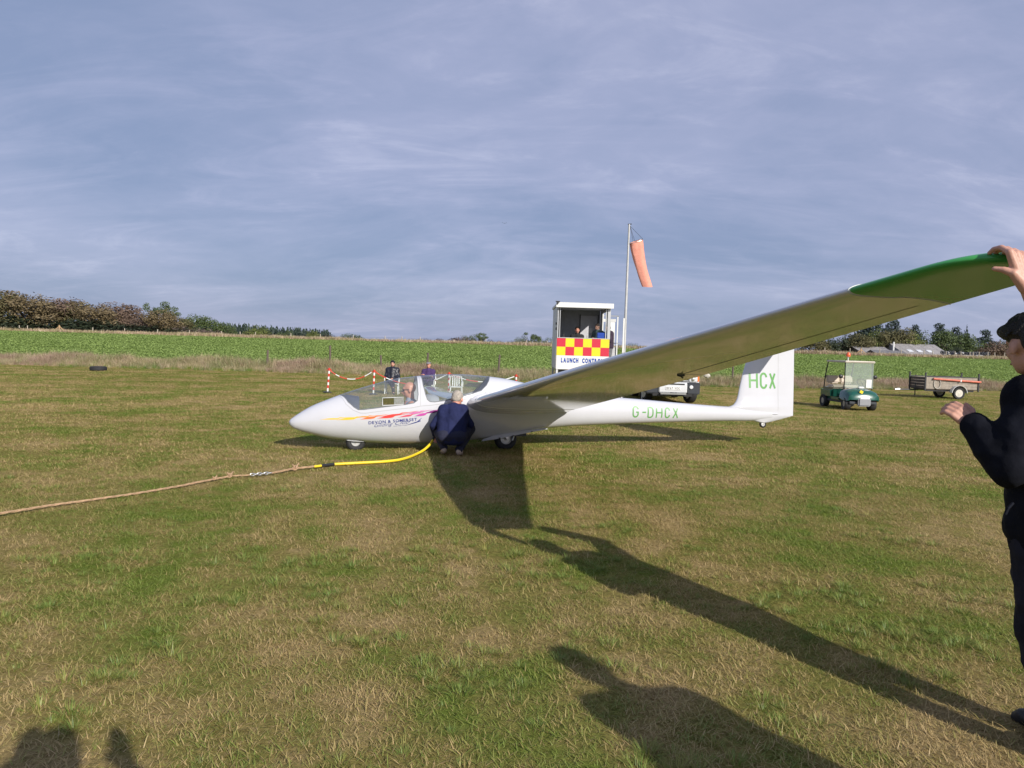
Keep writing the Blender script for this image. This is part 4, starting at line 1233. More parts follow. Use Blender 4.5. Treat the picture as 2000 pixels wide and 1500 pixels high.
# --- the man crouching at the tow hook, back to the camera
R0 = Vector((-0.84, 10.22, 0))
e = empty('person', R0)
tag(e, 'grey haired man in navy jacket crouching beside the glider cockpit', 'person')
HB = basis((.10, .75, -.62))
figure(e, dict(shL=(-.135, .10, .64), shR=(.135, .10, .65), hipL=(-.11, -.01, .285), hipR=(.105, -.01, .285), head=(.045, .235, .795), elL=(-.285, .09, .42), elR=(.26, .17, .44), wrL=(-.27, .27, .26), wrR=(.02, .37, .30),
               knL=(-.245, .27, .345), knR=(.245, .27, .365), anL=(-.115, .035, .105), anR=(.105, .03, .085), toeL=(-.14, .17, .035), toeR=(.125, .17, .032)),
       NAVY, NAVYT, TANSHOE, SKINR, headB=HB, fold=.018, bulk=.90, fillchest=True, hc=(.6, .6), vox=.010)
hair_cap(Vector((.045, .235, .795)), HB, e, GREYHAIR, 1.0, puff=.004)

# --- the pilot in the front seat
pw = glider.matrix_basis @ Vector((1.70, 0.0, 0))
e = empty('person', pw, rotz=math.atan2(G_U.y, G_U.x) + PI / 2)       # own +Y looks to the nose
tag(e, 'bald pilot in sunglasses sitting in the front cockpit', 'person')
HB = basis((0.05, 1, -.12))
ph = Vector((.06, -.03, .895))
figure(e, dict(shL=(-.15, -.06, .66), shR=(.24, -.06, .66), hipL=(-.05, .10, .33), hipR=(.15, .10, .33), head=ph, elL=(-.19, .12, .47), elR=(.27, .12, .47), wrL=(-.08, .32, .46), wrR=(.16, .32, .46),
               knL=(-.08, .52, .50), knR=(.17, .52, .50), anL=(-.05, .86, .36), anR=(.15, .86, .36), toeL=(-.05, .93, .44), toeR=(.15, .93, .44)),
       SHIRT, CHARCOAL, DARKSHOE, SKINR, headB=HB, fold=.006, bulk=.82, vox=.011, jname='shirt')
face_parts(ph, HB, e, 1.0, eyes=False)
P = lambda x, y, z: ph + HB @ Vector((x, y, z))
mb = MB()
for q in (-1, 1):
    mb.ell(P(q * .033, .088, .006), (.029, .010, .021), HB, 12, 8); mb.tube([P(q * .06, .080, .014), P(q * .082, .02, .012), P(q * .080, -.02, .0)], .0035, 6)
mb.tube([P(-.012, .098, .012), P(.012, .098, .012)], .004, 6)
mb.build('sunglasses', mat('sunglass_black', (0.008, 0.008, 0.01), 0.12), e, smooth=True)

# --- two spectators on garden chairs
def seated(loc, rz, jacket, trousers, shoe, label, skin=None, arms='lap', bulk=1.0, lean=0.0, legs='down', fold=.014):
    e = empty('person', loc, rotz=rz); tag(e, label, 'person', 'people at the launch point')
    H = Vector((0, -.04 + lean, 1.17)); B = basis((0, 1, -.05))
    if arms == 'crossed':
        wl, wr, el, er = (.10, .20, .80), (-.10, .22, .76), (-.235, .09, .70), (.235, .09, .70)
    else:
        wl, wr, el, er = (-.05, .26, .62), (.06, .25, .60), (-.245, .04, .67), (.245, .04, .67)
    kl, kr, al, ar, tl, tr_ = (-.13, .42, .47), (.13, .42, .47), (-.14, .46, .10), (.14, .46, .10), (-.15, .60, .04), (.15, .60, .04)
    if legs == 'crossed':
        kl, kr, al, ar, tl, tr_ = (-.06, .42, .50), (.10, .43, .58), (-.10, .40, .10), (-.10, .58, .30), (-.13, .54, .04), (-.14, .68, .25)
    figure(e, dict(shL=(-.165, -.06 + lean, .925), shR=(.165, -.06 + lean, .925), hipL=(-.10, .0, .52), hipR=(.10, .0, .52), head=H, elL=el, elR=er, wrL=wl, wrR=wr, knL=kl, knR=kr, anL=al, anR=ar, toeL=tl, toeR=tr_),
           jacket, trousers, shoe, skin, headB=B, fold=fold, bulk=bulk, vox=.013, hc=(.6, .6))
    face_parts(H, B, e)
    return e, H, B
def gpos(u, v, Y):
    """a spot on the land below pixel column u at distance Y"""
    p = at(u, v, Y); return Vector((p.x, Y, tz(p.x, Y)))
wpos = gpos(766, 740, 24.3)
e, H, B = seated(wpos, PI + .05, PUFFER, CHARCOAL, DARKSHOE, 'dark haired woman in black padded jacket sitting on a white garden chair', bulk=1.12, legs='crossed')
hair_cap(H, B, e, DARKHAIR, 1.0, puff=.010)
mpos = gpos(836, 740, 24.3)
e, H, B = seated(mpos, PI - .06, PURPLE, NAVYT, DARKSHOE, 'man in purple sweater and grey flat cap sitting with folded arms', SKINR, arms='crossed', bulk=1.05)
organic('flat_cap', [('e', H + B @ Vector((0, -.01, .085)), (.098, .115, .040), B), ('e', H + B @ Vector((0, .09, .068)), (.070, .060, .014), B)], CAPCLOTH, e, .009, 2)

def garden_chair(loc, rz, label):
    e = empty('garden_chair', loc, rotz=rz); tag(e, label, 'chair', 'white plastic garden chairs')
    MB().box((0, .02, .43), (.46, .44, .03)).build('seat', PLASTIC, e, bevel=.01)
    fr = MB(); fr.tube([(-.25, -.22, .44), (-.255, -.29, .70), (-.23, -.34, .86), (0, -.36, .885), (.23, -.34, .86), (.255, -.29, .70), (.25, -.22, .44)], .022, 8)
    fr.build('back_frame', PLASTIC, e, smooth=True)
    for k in range(4):
        x = -.135 + .09 * k
        MB().tube([(x, -.235, .45), (x, -.30, .70), (x, -.347, .865)], [.026, .026, .022], 6).build('slat', PLASTIC, e)
    for s in (-1, 1):
        MB().tube([(s * .265, .20, .44), (s * .275, .20, .62), (s * .275, .12, .655), (s * .265, -.28, .665)], .020, 8).build('armrest', PLASTIC, e, smooth=True)
        MB().tube([(s * .235, .20, .43), (s * .26, .235, 0)], [.026, .020], 8).build('leg', PLASTIC, e, smooth=True)
        MB().tube([(s * .225, -.19, .43), (s * .25, -.27, 0)], [.026, .020], 8).build('leg', PLASTIC, e, smooth=True)
    return e
for o_ in bpy.data.objects:
    if o_.get('label') in ('dark haired woman in black padded jacket sitting on a white garden chair', 'man in purple sweater and grey flat cap sitting with folded arms'): o_.scale = (.89, .89, .88)
ch = garden_chair(wpos, PI + .05, 'white garden chair under the woman in the black jacket')
ch.scale = (.86, .86, .84)
c2 = dup(ch); c2.location = mpos; c2.rotation_euler.z = PI - .06; c2['label'] = 'white garden chair under the man in the purple sweater'
c3 = dup(ch); c3.scale = (.80, .80, .80); c3.location = gpos(891, 740, 24.2); c3.rotation_euler.z = PI + .12; c3['label'] = 'empty white garden chair seen through the rear canopy'

# --- the youth holding the wing tip, half out of the frame
e = empty('person', (2.24, 2.93, 0)); r = e.location
tag(e, 'youth in black hoodie and dark trousers holding the raised green wingtip', 'person')
L_ = lambda x, y, z: Vector((x, y, z)) - r
Q_ = lambda x, y, z: Vector((x + .055, y, z)) - r
HB = basis((.02, 1.0, -.20))
yh = L_(2.125, 2.95, 1.655)
figure(e, dict(shL=Q_(2.085, 2.93, 1.435), shR=Q_(2.40, 2.98, 1.47), hipL=Q_(2.15, 2.92, .93), hipR=Q_(2.36, 2.96, .93), head=yh, elL=Q_(1.955, 2.87, 1.165), elR=L_(2.55, 3.16, 1.68), wrL=Q_(1.908, 3.03, 1.315), wrR=L_(2.325, 3.19, 1.885),
               knL=L_(2.185, 2.87, .48), knR=L_(2.33, 2.99, .48), anL=L_(2.225, 2.75, .09), anR=L_(2.32, 2.92, .09), toeL=L_(2.235, 2.89, .035), toeR=L_(2.29, 3.07, .035)),
       BLACKCLOTH, CHARCOAL, DARKSHOE, headB=HB, fold=.030, bulk=1.14, sleeve=1.22, leg=1.16, vox=.011, hands=(False, False), jname='hoodie', body_vox=.009)
# hands built finely, joined to the body's wrists
wl = Q_(1.908, 3.03, 1.315)
organic('left_hand', hand_prims(wl - Vector((-.005, .0, .01)), (-.42, .30, .50), (.3, .25, -.45), 1.05, .55, -1), SKIN, e, .0035, 3)
w = L_(2.040, 2.855, 1.862)
hp = [('c', w + Vector((.02, -.005, -.05)), w + Vector((-.012, .005, .05)), .031, .036)]
# back of the hand to the camera: fingers over the top of the tip, thumb beneath
for q, (dx, ln) in enumerate(((-.040, .95), (-.014, 1.05), (.012, 1.0), (.036, .85))):
    k0 = L_(1.998 + dx, 2.868, 2.020 - .006 * q); b0 = w + Vector((dx * .6 - .02, .004, .055))
    k1 = k0 + Vector((-.008, .042, .026)) * ln; k2 = k1 + Vector((-.008, .036, -.002)) * ln; k3 = k2 + Vector((-.004, .022, -.014)) * ln
    hp += [('c', b0, k0, .021, .0155), ('c', k0, k1, .0130, .0115), ('c', k1, k2, .0115, .0102), ('c', k2, k3, .0100, .0086)]
t1 = L_(1.972, 2.858, 1.936); t2 = L_(1.945, 2.878, 1.952); t3 = L_(1.922, 2.900, 1.958)
hp += [('c', w + Vector((-.02, .0, .02)), t1, .026, .0185), ('c', t1, t2, .0165, .0135), ('c', t2, t3, .0130, .0098)]
organic('right_hand', hp, SKIN, e, .0035, 3)
P = lambda x, y, z: yh + HB @ Vector((x, y, z))
hr_ = [('e', P(0, -.012, .062), (.090, .108, .080), HB), ('e', P(0, -.070, .01), (.083, .055, .072), HB), ('e', P(-.02, .066, .074), (.066, .052, .036), HB), ('e', P(-.066, .02, .062), (.032, .056, .036), HB)]
RH = random.Random(3)
for _ in range(150):                                # loose locks, combed forward and down
    a_ = RH.uniform(0, 2 * PI); t_ = RH.uniform(.40 if math.sin(a_) > -.1 else -.3, 1.0)
    d_ = Vector((math.cos(a_) * math.sqrt(max(0, 1 - t_ * t_)), math.sin(a_) * math.sqrt(max(0, 1 - t_ * t_)), t_))
    q0 = (d_.x * .086, -.012 + d_.y * .102, .058 + d_.z * .078)
    q1 = (q0[0] * 1.10 - .012, q0[1] * 1.06 + .022, q0[2] - .026 - .02 * RH.random())
    hr_.append(('c', P(*q0), P(*q1), .0105, .0035))
organic('hair', hr_, DARKHAIR, e, .0045, 1)
face_parts(yh, HB, e, .97, eyes=False)
cuff_c = wl + (wl - Q_(1.955, 2.87, 1.165)).normalized() * -.025
organic('cuff', [('c', cuff_c + (Q_(1.955, 2.87, 1.165) - wl).normalized() * .05, cuff_c, .050, .043)], RIBKNIT, e, .006, 2, .004, .01)
organic('waistband', [('c', Q_(2.15, 2.92, .885), Q_(2.36, 2.96, .885), .128), ('c', Q_(2.15, 2.92, .845), Q_(2.36, 2.96, .845), .122)], RIBKNIT, e, .010, 3, .006, .02)
organic('hood', [('c', L_(2.15, 2.86, 1.50), L_(2.36, 2.90, 1.52), .062, .062), ('c', L_(2.16, 2.85, 1.44), L_(2.30, 2.86, 1.44), .055, .055)], BLACKCLOTH, e, .010, 3, .012, .06)
MB().tube([L_(2.03, 2.86, 1.02), L_(2.005, 2.85, 1.00), L_(1.995, 2.85, .975)], .006, 6).build('drawcord', BLACKCLOTH, e)

# --- the photographer and a companion, known from their shadows on the grass
def standing(loc, rz, label, arms, jacket=NAVYT):
    e = empty('person', loc, rotz=rz); tag(e, label, 'person', 'people beside the camera')
    H = Vector((0, .02, 1.62)); B = basis((0, 1, 0))
    a = dict(phone=((-.31, .02, 1.40), (.31, .02, 1.40), (-.19, .11, 1.55), (.19, .11, 1.55)), hips=((-.29, -.06, 1.12), (.29, -.06, 1.12), (-.19, .14, 1.02), (.19, .14, 1.02)))[arms]
    figure(e, dict(shL=(-.20, 0, 1.38), shR=(.20, 0, 1.38), hipL=(-.10, 0, .92), hipR=(.10, 0, .92), head=H, elL=a[0], elR=a[1], wrL=a[2], wrR=a[3], knL=(-.11, .02, .50), knR=(.11, .02, .50), anL=(-.12, -.02, .09), anR=(.12, -.02, .09), toeL=(-.13, .12, .035), toeR=(.13, .12, .035)),
           jacket, CHARCOAL, DARKSHOE, headB=B, vox=.014, hc=(.4, .4), handdir=dict(L=(.2, .1, 1), R=(-.2, .1, 1)) if arms == 'phone' else None)
    hair_cap(H, B, e, BROWNHAIR); face_parts(H, B, e)
    return e
ph_ = standing((0.24, -.28, 0), 0.0, 'person with raised arms whose shadow falls at the lower left of the grass', 'phone')
ph_.scale = (1.09, 1.09, 1.09)
by_ = standing((2.22, .80, 0), 0.25, 'person with bent arms whose shadow falls at the lower right of the grass', 'hips', CHARCOAL)
by_.scale = (1.0, 1.0, 1.04)
# ================================================================== LAUNCH POINT
REDBAND = mat('red_band', (0.60, 0.060, 0.035), 0.45, var=0.1)
def barrier_post(loc, label, h=.77, tilt=(0, 0)):
    e = empty('barrier_post', loc, rot=(tilt[0], tilt[1], 0)); tag(e, label, 'barrier post', 'red and white barrier posts')
    MB().lathe([(.15, 0), (.15, .025), (.06, .05), (.04, .05)], n=16).build('base', BLACKP, e, smooth=True)
    MB().tube([(0, 0, .03), (0, 0, h)], .030, 10).build('pole', WHITEP, e, smooth=True)
    for k in range(4):
        z = .16 + k * .19
        MB().tube([(0, 0, z), (0, 0, z + .095)], .0325, 10).build('red_band', REDBAND, e, smooth=True)
    MB().lathe([(.045, h - .02), (.045, h + .02), (.01, h + .045)], n=10).build('cap', REDBAND, e, smooth=True)
    for s in (-1, 1): MB().tube([(s * .03, 0, h - .01), (s * .075, 0, h), (s * .075, 0, h - .05)], .009, 5).build('hook', REDBAND, e)
    return e
bp = [gpos(640, 740, 23.6), gpos(729.5, 740, 23.6), gpos(877, 740, 24.6), gpos(1008, 740, 25.2)]
barrier_post(bp[0], 'red and white barrier post standing alone at the far left of the line', tilt=(0, .06))
barrier_post(bp[1], 'red and white barrier post beside the woman in the black jacket', tilt=(0, .03))
barrier_post(bp[2], 'red and white barrier post next to the empty white chair')
barrier_post(bp[3], 'red and white barrier post standing behind the glider wing root')
def sag_rope(a, b, sag, label):
    a = a + Vector((.07, 0, .74)); b = b + Vector((-.07, 0, .74)); n = 40
    e = empty('barrier_rope', a); tag(e, label, 'rope', 'red and white barrier ropes')
    pt = lambda t: (b - a) * t - Vector((0, 0, sag * 4 * t * (1 - t)))
    k = 0
    cuts = [0, .14, .23, .42, .62, .84, 1.0]
    for c0, c1 in zip(cuts[:-1], cuts[1:]):
        m = REDBAND if k % 2 == 0 else WHITEP
        MB().tube([pt(c0 + (c1 - c0) * i / 6) for i in range(7)], .018, 6).build('red_section' if k % 2 == 0 else 'white_section', m, e, smooth=True); k += 1
sag_rope(bp[0], bp[1], .26, 'red and white rope sagging between the two left barrier posts')
sag_rope(bp[1], bp[2], .36, 'red and white rope hanging in front of the two seated people')
sag_rope(bp[2], bp[3], .22, 'red and white rope sagging behind the rear canopy')

# --------------------------------------------------------------- launch control hut
HY = 25.6
h0 = at(1086.5, 700, HY); hz0 = -.22
hut = empty('launch_hut', (h0.x, HY, hz0), rotz=0)
tag(hut, 'white launch control cabin with red and yellow checks and an open front', 'launch cabin')
HW = 1.87; HD = 2.6
CHRED = mat('check_red', (0.60, 0.035, 0.065), 0.35, var=0.05); CHYEL = mat('check_yellow', (0.86, 0.66, 0.03), 0.35, var=0.05)
HUTIN = mat('hut_lining', (0.36, 0.37, 0.40), 0.7, var=0.12); HUTDOOR = mat('hut_door', (0.52, 0.52, 0.56), 0.55, var=0.1)
ALU = mat('aluminium_trim', (0.60, 0.61, 0.62), 0.4, metal=0.6, var=0.12)
zt_, zp, zc_, zw = 3.30, 2.17, 1.555, 1.08       # heights over the hut's base
def hp_(name, m, *b, bevel=0, par=None):
    mb = MB()
    for q in b: mb.b2(*q)
    return mb.build(name, m, par or hut, bevel=bevel)
hp_('floor', GREYP, (.04, HW - .04, .05, HD, zw - .06, zw))
front = hp_('front_panel', WHITEP, (0, HW, -.02, .02, zw - .02, zp))
sq = HW / 6
for i in range(6):
    for j in range(2):
        x0 = i * sq; z0 = zc_ + j * (zp - zc_) / 2
        red = (i + j) % 2 == 1
        hp_('check_square', CHRED if red else CHYEL, (x0 + .002, x0 + sq - .002, -.026, -.018, z0 + .002, z0 + (zp - zc_) / 2 - .002), par=front)
sk = hp_('skirt', BLACKP, (.10, HW - .02, .10, HD - .1, .45, zw - .03))
hp_('leg', OFFWHITE, (.0, .07, .0, .07, 0, zw - .02)); hp_('leg', OFFWHITE, (HW - .07, HW, .0, .07, 0, zw - .02)); hp_('leg', OFFWHITE, (.0, .07, HD - .07, HD, 0, zw - .02)); hp_('leg', OFFWHITE, (HW - .07, HW, HD - .07, HD, 0, zw - .02))
for wx in (.12, HW - .12):
    Mx = Matrix.Translation((wx, 1.3, .32)) @ Matrix.Rotation(PI / 2, 4, 'Y')
    MB().lathe([(.16, -.08), (.29, -.085), (.32, -.05), (.32, .05), (.29, .085), (.16, .08)], Mx, 20, close=True).build('wheel', RUBBER, hut, smooth=True)
hp_('left_wall', HUTIN, (0, .05, .02, HD, zw, zt_)); 
hp_('left_cladding', OFFWHITE, (-.02, -.002, .0, HD, zw, zt_))
hp_('back_wall', HUTIN, (.05, HW - .05, HD - .05, HD, zw, zt_))
dr = hp_('inner_door', HUTDOOR, (1.06, 1.72, HD - .075, HD - .052, zw, zt_ - .20))
hp_('door_frame', DKMETAL, (1.02, 1.055, HD - .08, HD - .05, zw, zt_ - .16), (1.725, 1.755, HD - .08, HD - .05, zw, zt_ - .16))
hp_('door_pane', ALU, (1.30, 1.62, HD - .082, HD - .077, zw + .75, zw + 1.25), par=dr)
# corner posts and window frame
for x0, x1 in ((.0, .035), (.075, .10)): hp_('window_post', ALU, (x0, x1, -.03, .01, zp, zt_))
hp_('corner_post', ALU, (HW - .085, HW + .015, -.03, .05, zp, zt_)); hp_('window_post', ALU, (HW - .155, HW - .125, -.02, .02, zp, zt_))
hp_('window_sill', ALU, (.0, HW, -.035, .12, zp, zp + .025))
# right hand side: low wall and glazed upper half
hp_('right_wall', WHITEP, (HW - .04, HW, .05, 1.0, zw, zp)); hp_('right_rail', ALU, (HW - .04, HW, .05, HD, zt_ - .12, zt_))
hp_('right_wall', WHITEP, (HW - .04, HW, 1.85, HD, zw, zt_ - .12))
MB().b2(HW - .025, HW - .018, .06, 1.0, zp, zt_ - .12).build('side_window', WINGLASS, hut)
# roof with its deep white fascia and lamp
rf = hp_('roof', OFFWHITE, (-.06, HW + .08, -.16, HD + .1, zt_ + .002, zt_ + .08))
hp_('fascia', WHITEP, (-.07, HW + .09, -.20, -.162, zt_ - .045, zt_ + .125), par=rf)
hp_('roof_lamp', BLACKP, (-.10, .05, -.26, -.21, zt_ + .13, zt_ + .165), (-.04, .0, -.25, -.21, zt_ + .06, zt_ + .13), par=rf)
for z in (2.68, 2.50): MB().tube([(-.06, .05, z), (-.02, .05, z)], .04, 8).build('side_lamp', BLACKP, hut)
# counter, screen and paper
hp_('counter', GREYP, (.05, HW - .05, .05, .55, zp - .14, zp - .10))
hp_('monitor', BLACKP, (.24, .28, .10, .40, zp - .1, zp + .16)); hp_('radio', BLACKP, (1.22, 1.42, .12, .35, zp - .1, zp + .02))
hp_('notice', PLASTIC, (1.40, 1.52, HD - .09, HD - .085, zw + 1.35, zw + 1.55))
# letters
def flat_text(name, body, width, h, loc, m, parent, bold=0.0, space=1.0, d=.004, rot=None):
    vs, fs = text_mb(body, 1.0, bold, 0, space)
    xm = min(v[0] for v in vs); w = max(v[0] for v in vs) - xm
    mb = MB(); n = len(vs)
    P = [((a - xm) / w * width, b / .70 * h) for a, b, c in vs]
    mb.add([(loc[0] + a, loc[1], loc[2] + b) for a, b in P], fs)
    o = mb.build(name, m, parent, fix=False)
    if rot: pass
    for p in o.data.polygons: pass
    bm = bmesh.new(); bm.from_mesh(o.data); bm.normal_update()
    for f in bm.faces:
        if f.normal.y > 0: f.normal_flip()
    bm.to_mesh(o.data); bm.free()
    return o
def word(name, body, x0, width, h, y, z, m, parent, bold=.07):
    """each letter its own mesh"""
    cu = [text_mb(c, 1.0, bold) for c in body]
    adv = []
    for vs, fs in cu: adv.append(max(v[0] for v in vs) - min(v[0] for v in vs))
    gap = .16; tot = sum(adv) + gap * (len(body) - 1); k = width / tot; x = x0
    for (vs, fs), a in zip(cu, adv):
        xm = min(v[0] for v in vs); mb = MB()
        mb.add([(x + (v[0] - xm) * k, y, z + v[1] / .70 * h) for v in vs], fs)
        o = mb.build(name, m, parent, fix=False)
        bm = bmesh.new(); bm.from_mesh(o.data); bm.normal_update()
        for f in bm.faces:
            if f.normal.y > 0: f.normal_flip()
        bm.to_mesh(o.data); bm.free()
        x += (a + gap) * k
SIGNBLUE = mat('sign_blue', (0.02, 0.07, 0.34), 0.4)
word('sign_letter', 'LAUNCH', .165, .625, .150, -.023, zc_ - .245, SIGNBLUE, front)
word('sign_letter', 'CONTROL', .92, .74, .150, -.023, zc_ - .245, SIGNBLUE, front)
# landing, rails and outer door on the right
lx0, lx1 = HW + .02, HW + .62
hp_('landing', GREYP, (lx0, lx1, .5, 2.2, zw - .08, zw - .03))
hp_('landing_panel', mat('pale_grey_panel', (0.48, 0.48, 0.49), 0.6, var=0.12), (lx0, lx1 - .04, 2.16, 2.19, zw, zw + .82))
hp_('support_leg', OFFWHITE, (lx1 - .05, lx1, .5, .55, 0, zw - .08)); hp_('support_leg', OFFWHITE, (lx1 - .05, lx1, 2.15, 2.2, 0, zw - .08))
od = hp_('outer_door', WHITEP, (HW + .30, HW + .47, 2.05, 2.09, zw + .84, zw + 1.78)); hp_('door_pane', WINGLASS, (HW + .04, HW + .28, 2.06, 2.075, zw + .84, zw + 1.72), par=od)
hp_('door_head', OFFWHITE, (HW + .03, HW + .50, 2.05, 2.1, zw + 1.79, zw + 1.90))
for x in (lx1 - .04, ): 
    hp_('rail_post', WHITEP, (x - .03, x + .02, .5, .55, zw, zw + 1.88)); hp_('rail_post', WHITEP, (x - .02, x + .02, 2.1, 2.14, zw, zw + 2.02))
hp_('top_rail', GREYP, (lx0, lx1, 2.10, 2.14, zw + 2.0, zw + 2.04)); hp_('top_rail', GREYP, (lx0 + .02, lx1 - .1, .9, .93, zw + .95, zw + .98))
MB().tube([(lx0 + .02, .45, zw + .12), (lx1 - .04, .45, zw + .62)], .022, 8).build('stair_rail', GREYP, hut)
# things inside
cr = MB(); cr.b2(0, .36, 0, .26, 0, .20)
o = cr.build('blue_crate', mat('crate_blue', (0.010, 0.055, 0.36), 0.45, var=0.08), None, bevel=.01)
o.location = hut.location + Vector((HW - .43, .02, zp + .028)); tag(o, 'blue plastic crate standing on the right of the cabin window sill', 'crate')
for k in range(3):
    MB().b2(-.005, .365, -.006, -.001, .04 + k * .055, .055 + k * .055).build('rib', MATS['crate_blue'], o)
e, H, B = seated(hut.location + Vector((.80, .92, zw + .24)), PI, mat('black_fleece', (.018, .019, .022), .9, var=.3), CHARCOAL, DARKSHOE, 'man with glasses sitting at the counter inside the launch cabin', SKINR)
hair_cap(H, B, e, BROWNHAIR, 1.0, puff=.004)
ch4 = empty('office_chair', hut.location + Vector((.80, .95, zw + .24))); tag(ch4, 'dark office chair under the man inside the launch cabin', 'chair')
MB().box((0, .02, .44), (.46, .44, .07)).build('seat', BLACKP, ch4, bevel=.02); MB().box((0, .26, .75), (.42, .06, .5)).build('backrest', BLACKP, ch4, bevel=.02); MB().tube([(0, 0, -.2), (0, 0, .42)], .03, 8).build('stem', DKMETAL, ch4)
for k in range(5): MB().tube([(0, 0, -.16), (.27 * math.cos(k * 1.257), .27 * math.sin(k * 1.257), -.22)], .02, 6).build('foot', DKMETAL, ch4)
def stander(loc, rz, jk, label, arms, bulk=1.0, s=1.0, lean=0.0):
    e = empty('person', loc, rotz=rz); tag(e, label, 'person', 'people at the launch point'); e.scale = (s, s, s)
    H = Vector((0, .04 + lean * 1.5, 1.60)); B = basis((0, 1, -.25))
    figure(e, dict(shL=(-.19, lean, 1.37), shR=(.19, lean, 1.37), hipL=(-.10, 0, .92), hipR=(.10, 0, .92), head=H, elL=(-.27, .08 + lean, 1.10), elR=(.27, .08 + lean, 1.10), wrL=(-.10, .30 + lean, 1.16), wrR=(.10, .30 + lean, 1.14),
                   knL=(-.11, .02, .50), knR=(.11, .02, .50), anL=(-.12, -.02, .09), anR=(.12, -.02, .09), toeL=(-.13, .12, .035), toeR=(.13, .12, .035)), jk, GREYCLOTH, DARKSHOE, headB=B, vox=.014, bulk=bulk)
    hair_cap(H, B, e, BROWNHAIR, 1.0, puff=.003); face_parts(H, B, e)
    return e
stander(hut.location + Vector((HW - .28, 1.15, zw)), PI - .9, TEAL, 'man in grey teal jacket standing inside the cabin doorway', 0, s=.97)
stander(hut.location + Vector((HW + .10, .75, zw - .03)), PI * .5 + .3, PLUM, 'person in dark plum coat standing on the landing outside the cabin', 0, bulk=1.12, s=.97, lean=.03)

# --------------------------------------------------------------- windsock
wb = at(1216, 760, 27.5); wb.z = tz(wb.x, 27.5)
ws = empty('windsock', wb); tag(ws, 'salmon pink windsock hanging limp from a tall grey pole', 'windsock')
top = at(1229, 438, 27.5) - wb
MB().tube([(0, 0, 0), top * .55, top], [.062, .05, .035], 12).build('pole', mat('galvanised_pole', (0.50, 0.50, 0.49), 0.55, metal=0.3, var=0.18, vscale=3), ws, smooth=True)
cl = MB(); cl.tube([top * .26 + Vector((-.09, 0, 0)), top * .26 + Vector((.07, -.08, 0))], .03, 6); cl.build('clamp', DKMETAL, ws)
a = at(1230.5, 475, 27.5) - wb; b = at(1255, 467.5, 27.5) - wb
ctr = (a + b) / 2; R_ = (b - a).length / 2
end = at(1264, 560, 27.5) - wb
dirv = (end - ctr).normalized()
SOCK = mat('sock_fabric', (0.72, 0.30, 0.22), 0.8, var=0.14, vscale=5, bump=0.4, bscale=7)
mb = MB(); vs = []; n = 28; m_ = 22
ax = (b - a).normalized(); ay = Vector((0, 1, 0)) + Vector((0, 0, .25)); ay = (ay - ax * ay.dot(ax)).normalized()
for i in range(m_ + 1):
    t = i / m_
    c = ctr.lerp(end, t) + Vector((-.06 * math.sin(PI * t), 0, 0))
    rr = R_ * (1 - t) + .195 * t
    tw = ax.lerp(Vector((1, 0, 0)), min(1, t * 1.6)).normalized()
    for k in range(n):
        w = 2 * PI * k / n
        f = 1 + .07 * math.sin(5 * w + 3 * t) * (1 - .5 * t) + .05 * math.sin(9 * w - 6 * t) * max(0, 1 - 2 * t) + .03 * math.sin(2 * w + 9 * t)
        vs.append(c + tw * rr * f * math.cos(w) + ay * rr * f * .62 * math.sin(w))
mb.add(vs, [(i * n + k, i * n + (k + 1) % n, (i + 1) * n + (k + 1) % n, (i + 1) * n + k) for i in range(m_) for k in range(n)])
mb.build('sock', SOCK, ws, smooth=True)
ring = [ctr + ax * R_ * 1.07 * math.cos(2 * PI * k / 20) + ay * R_ * .66 * math.sin(2 * PI * k / 20) for k in range(21)]
MB().tube(ring, .012, 6, cap=False).build('hoop', STEEL, ws)
for k in (0, 3, 7, 10): MB().tube([top - Vector((-.03, 0, .06)), ring[k * 2 % 20]], .006, 5).build('cord', DKMETAL, ws)
MB().tube([top + Vector((-.05, 0, 0)), top + Vector((.09, 0, .01))], .02, 6).build('pole_head', DKMETAL, ws)
cane = at(1253, 790, 26.2); o = MB().tube([(0, 0, 0), (0, 0, 1.0)], .018, 6).build('marker_cane', WHITEP, None)
o.location = (cane.x, 26.2, tz(cane.x, 26.2)); tag(o, 'thin white cane standing between the cabin and the silver car', 'marker cane')

# --------------------------------------------------------------- vehicles
def wheel_unit(name, parent, loc, R, w, hub, hubm, rz=0, spokes=0, tyre=RUBBER):
    e = empty(name, loc, rotz=rz); e.parent = parent
    Mx = Matrix.Rotation(PI / 2, 4, 'Y')
    MB().lathe([(hub, -w * .42), (R * .93, -w * .5), (R, -w * .36), (R, w * .36), (R * .93, w * .5), (hub, w * .42)], Mx, 28, close=True).build('tyre', tyre, e, smooth=True, sharp=50)
    for s in (-1, 1):
        MB().lathe([(hub * 1.03, s * w * .40), (hub * .9, s * w * .36), (hub * .75, s * w * .30), (hub * .35, s * w * .30), (hub * .28, s * w * .40), (.001, s * w * .42)], Mx, 24).build('rim', hubm, e, smooth=True)
    for k in range(spokes):
        a = 2 * PI * k / spokes
        MB().tube([(w * .40, hub * .3 * math.cos(a), hub * .3 * math.sin(a)), (w * .41, hub * .9 * math.cos(a), hub * .9 * math.sin(a))], hub * .12, 5).build('spoke', hubm, e)
    return e
SILVER = mat('silver_paint', (0.66, 0.67, 0.68), 0.32, metal=0.05, var=0.06, coat=0.6)
DARKTRIM = mat('dark_trim', (0.035, 0.04, 0.05), 0.55, var=0.15)
LAMPGLASS = mat('lamp_glass', (0.70, 0.72, 0.74), 0.08, spec=0.8, var=0.2, vscale=20)
AMBER = mat('amber_lens', (0.80, 0.20, 0.05), 0.25)
CARGLASS = mat('car_glass', (0.02, 0.025, 0.03), 0.05, spec=0.8)
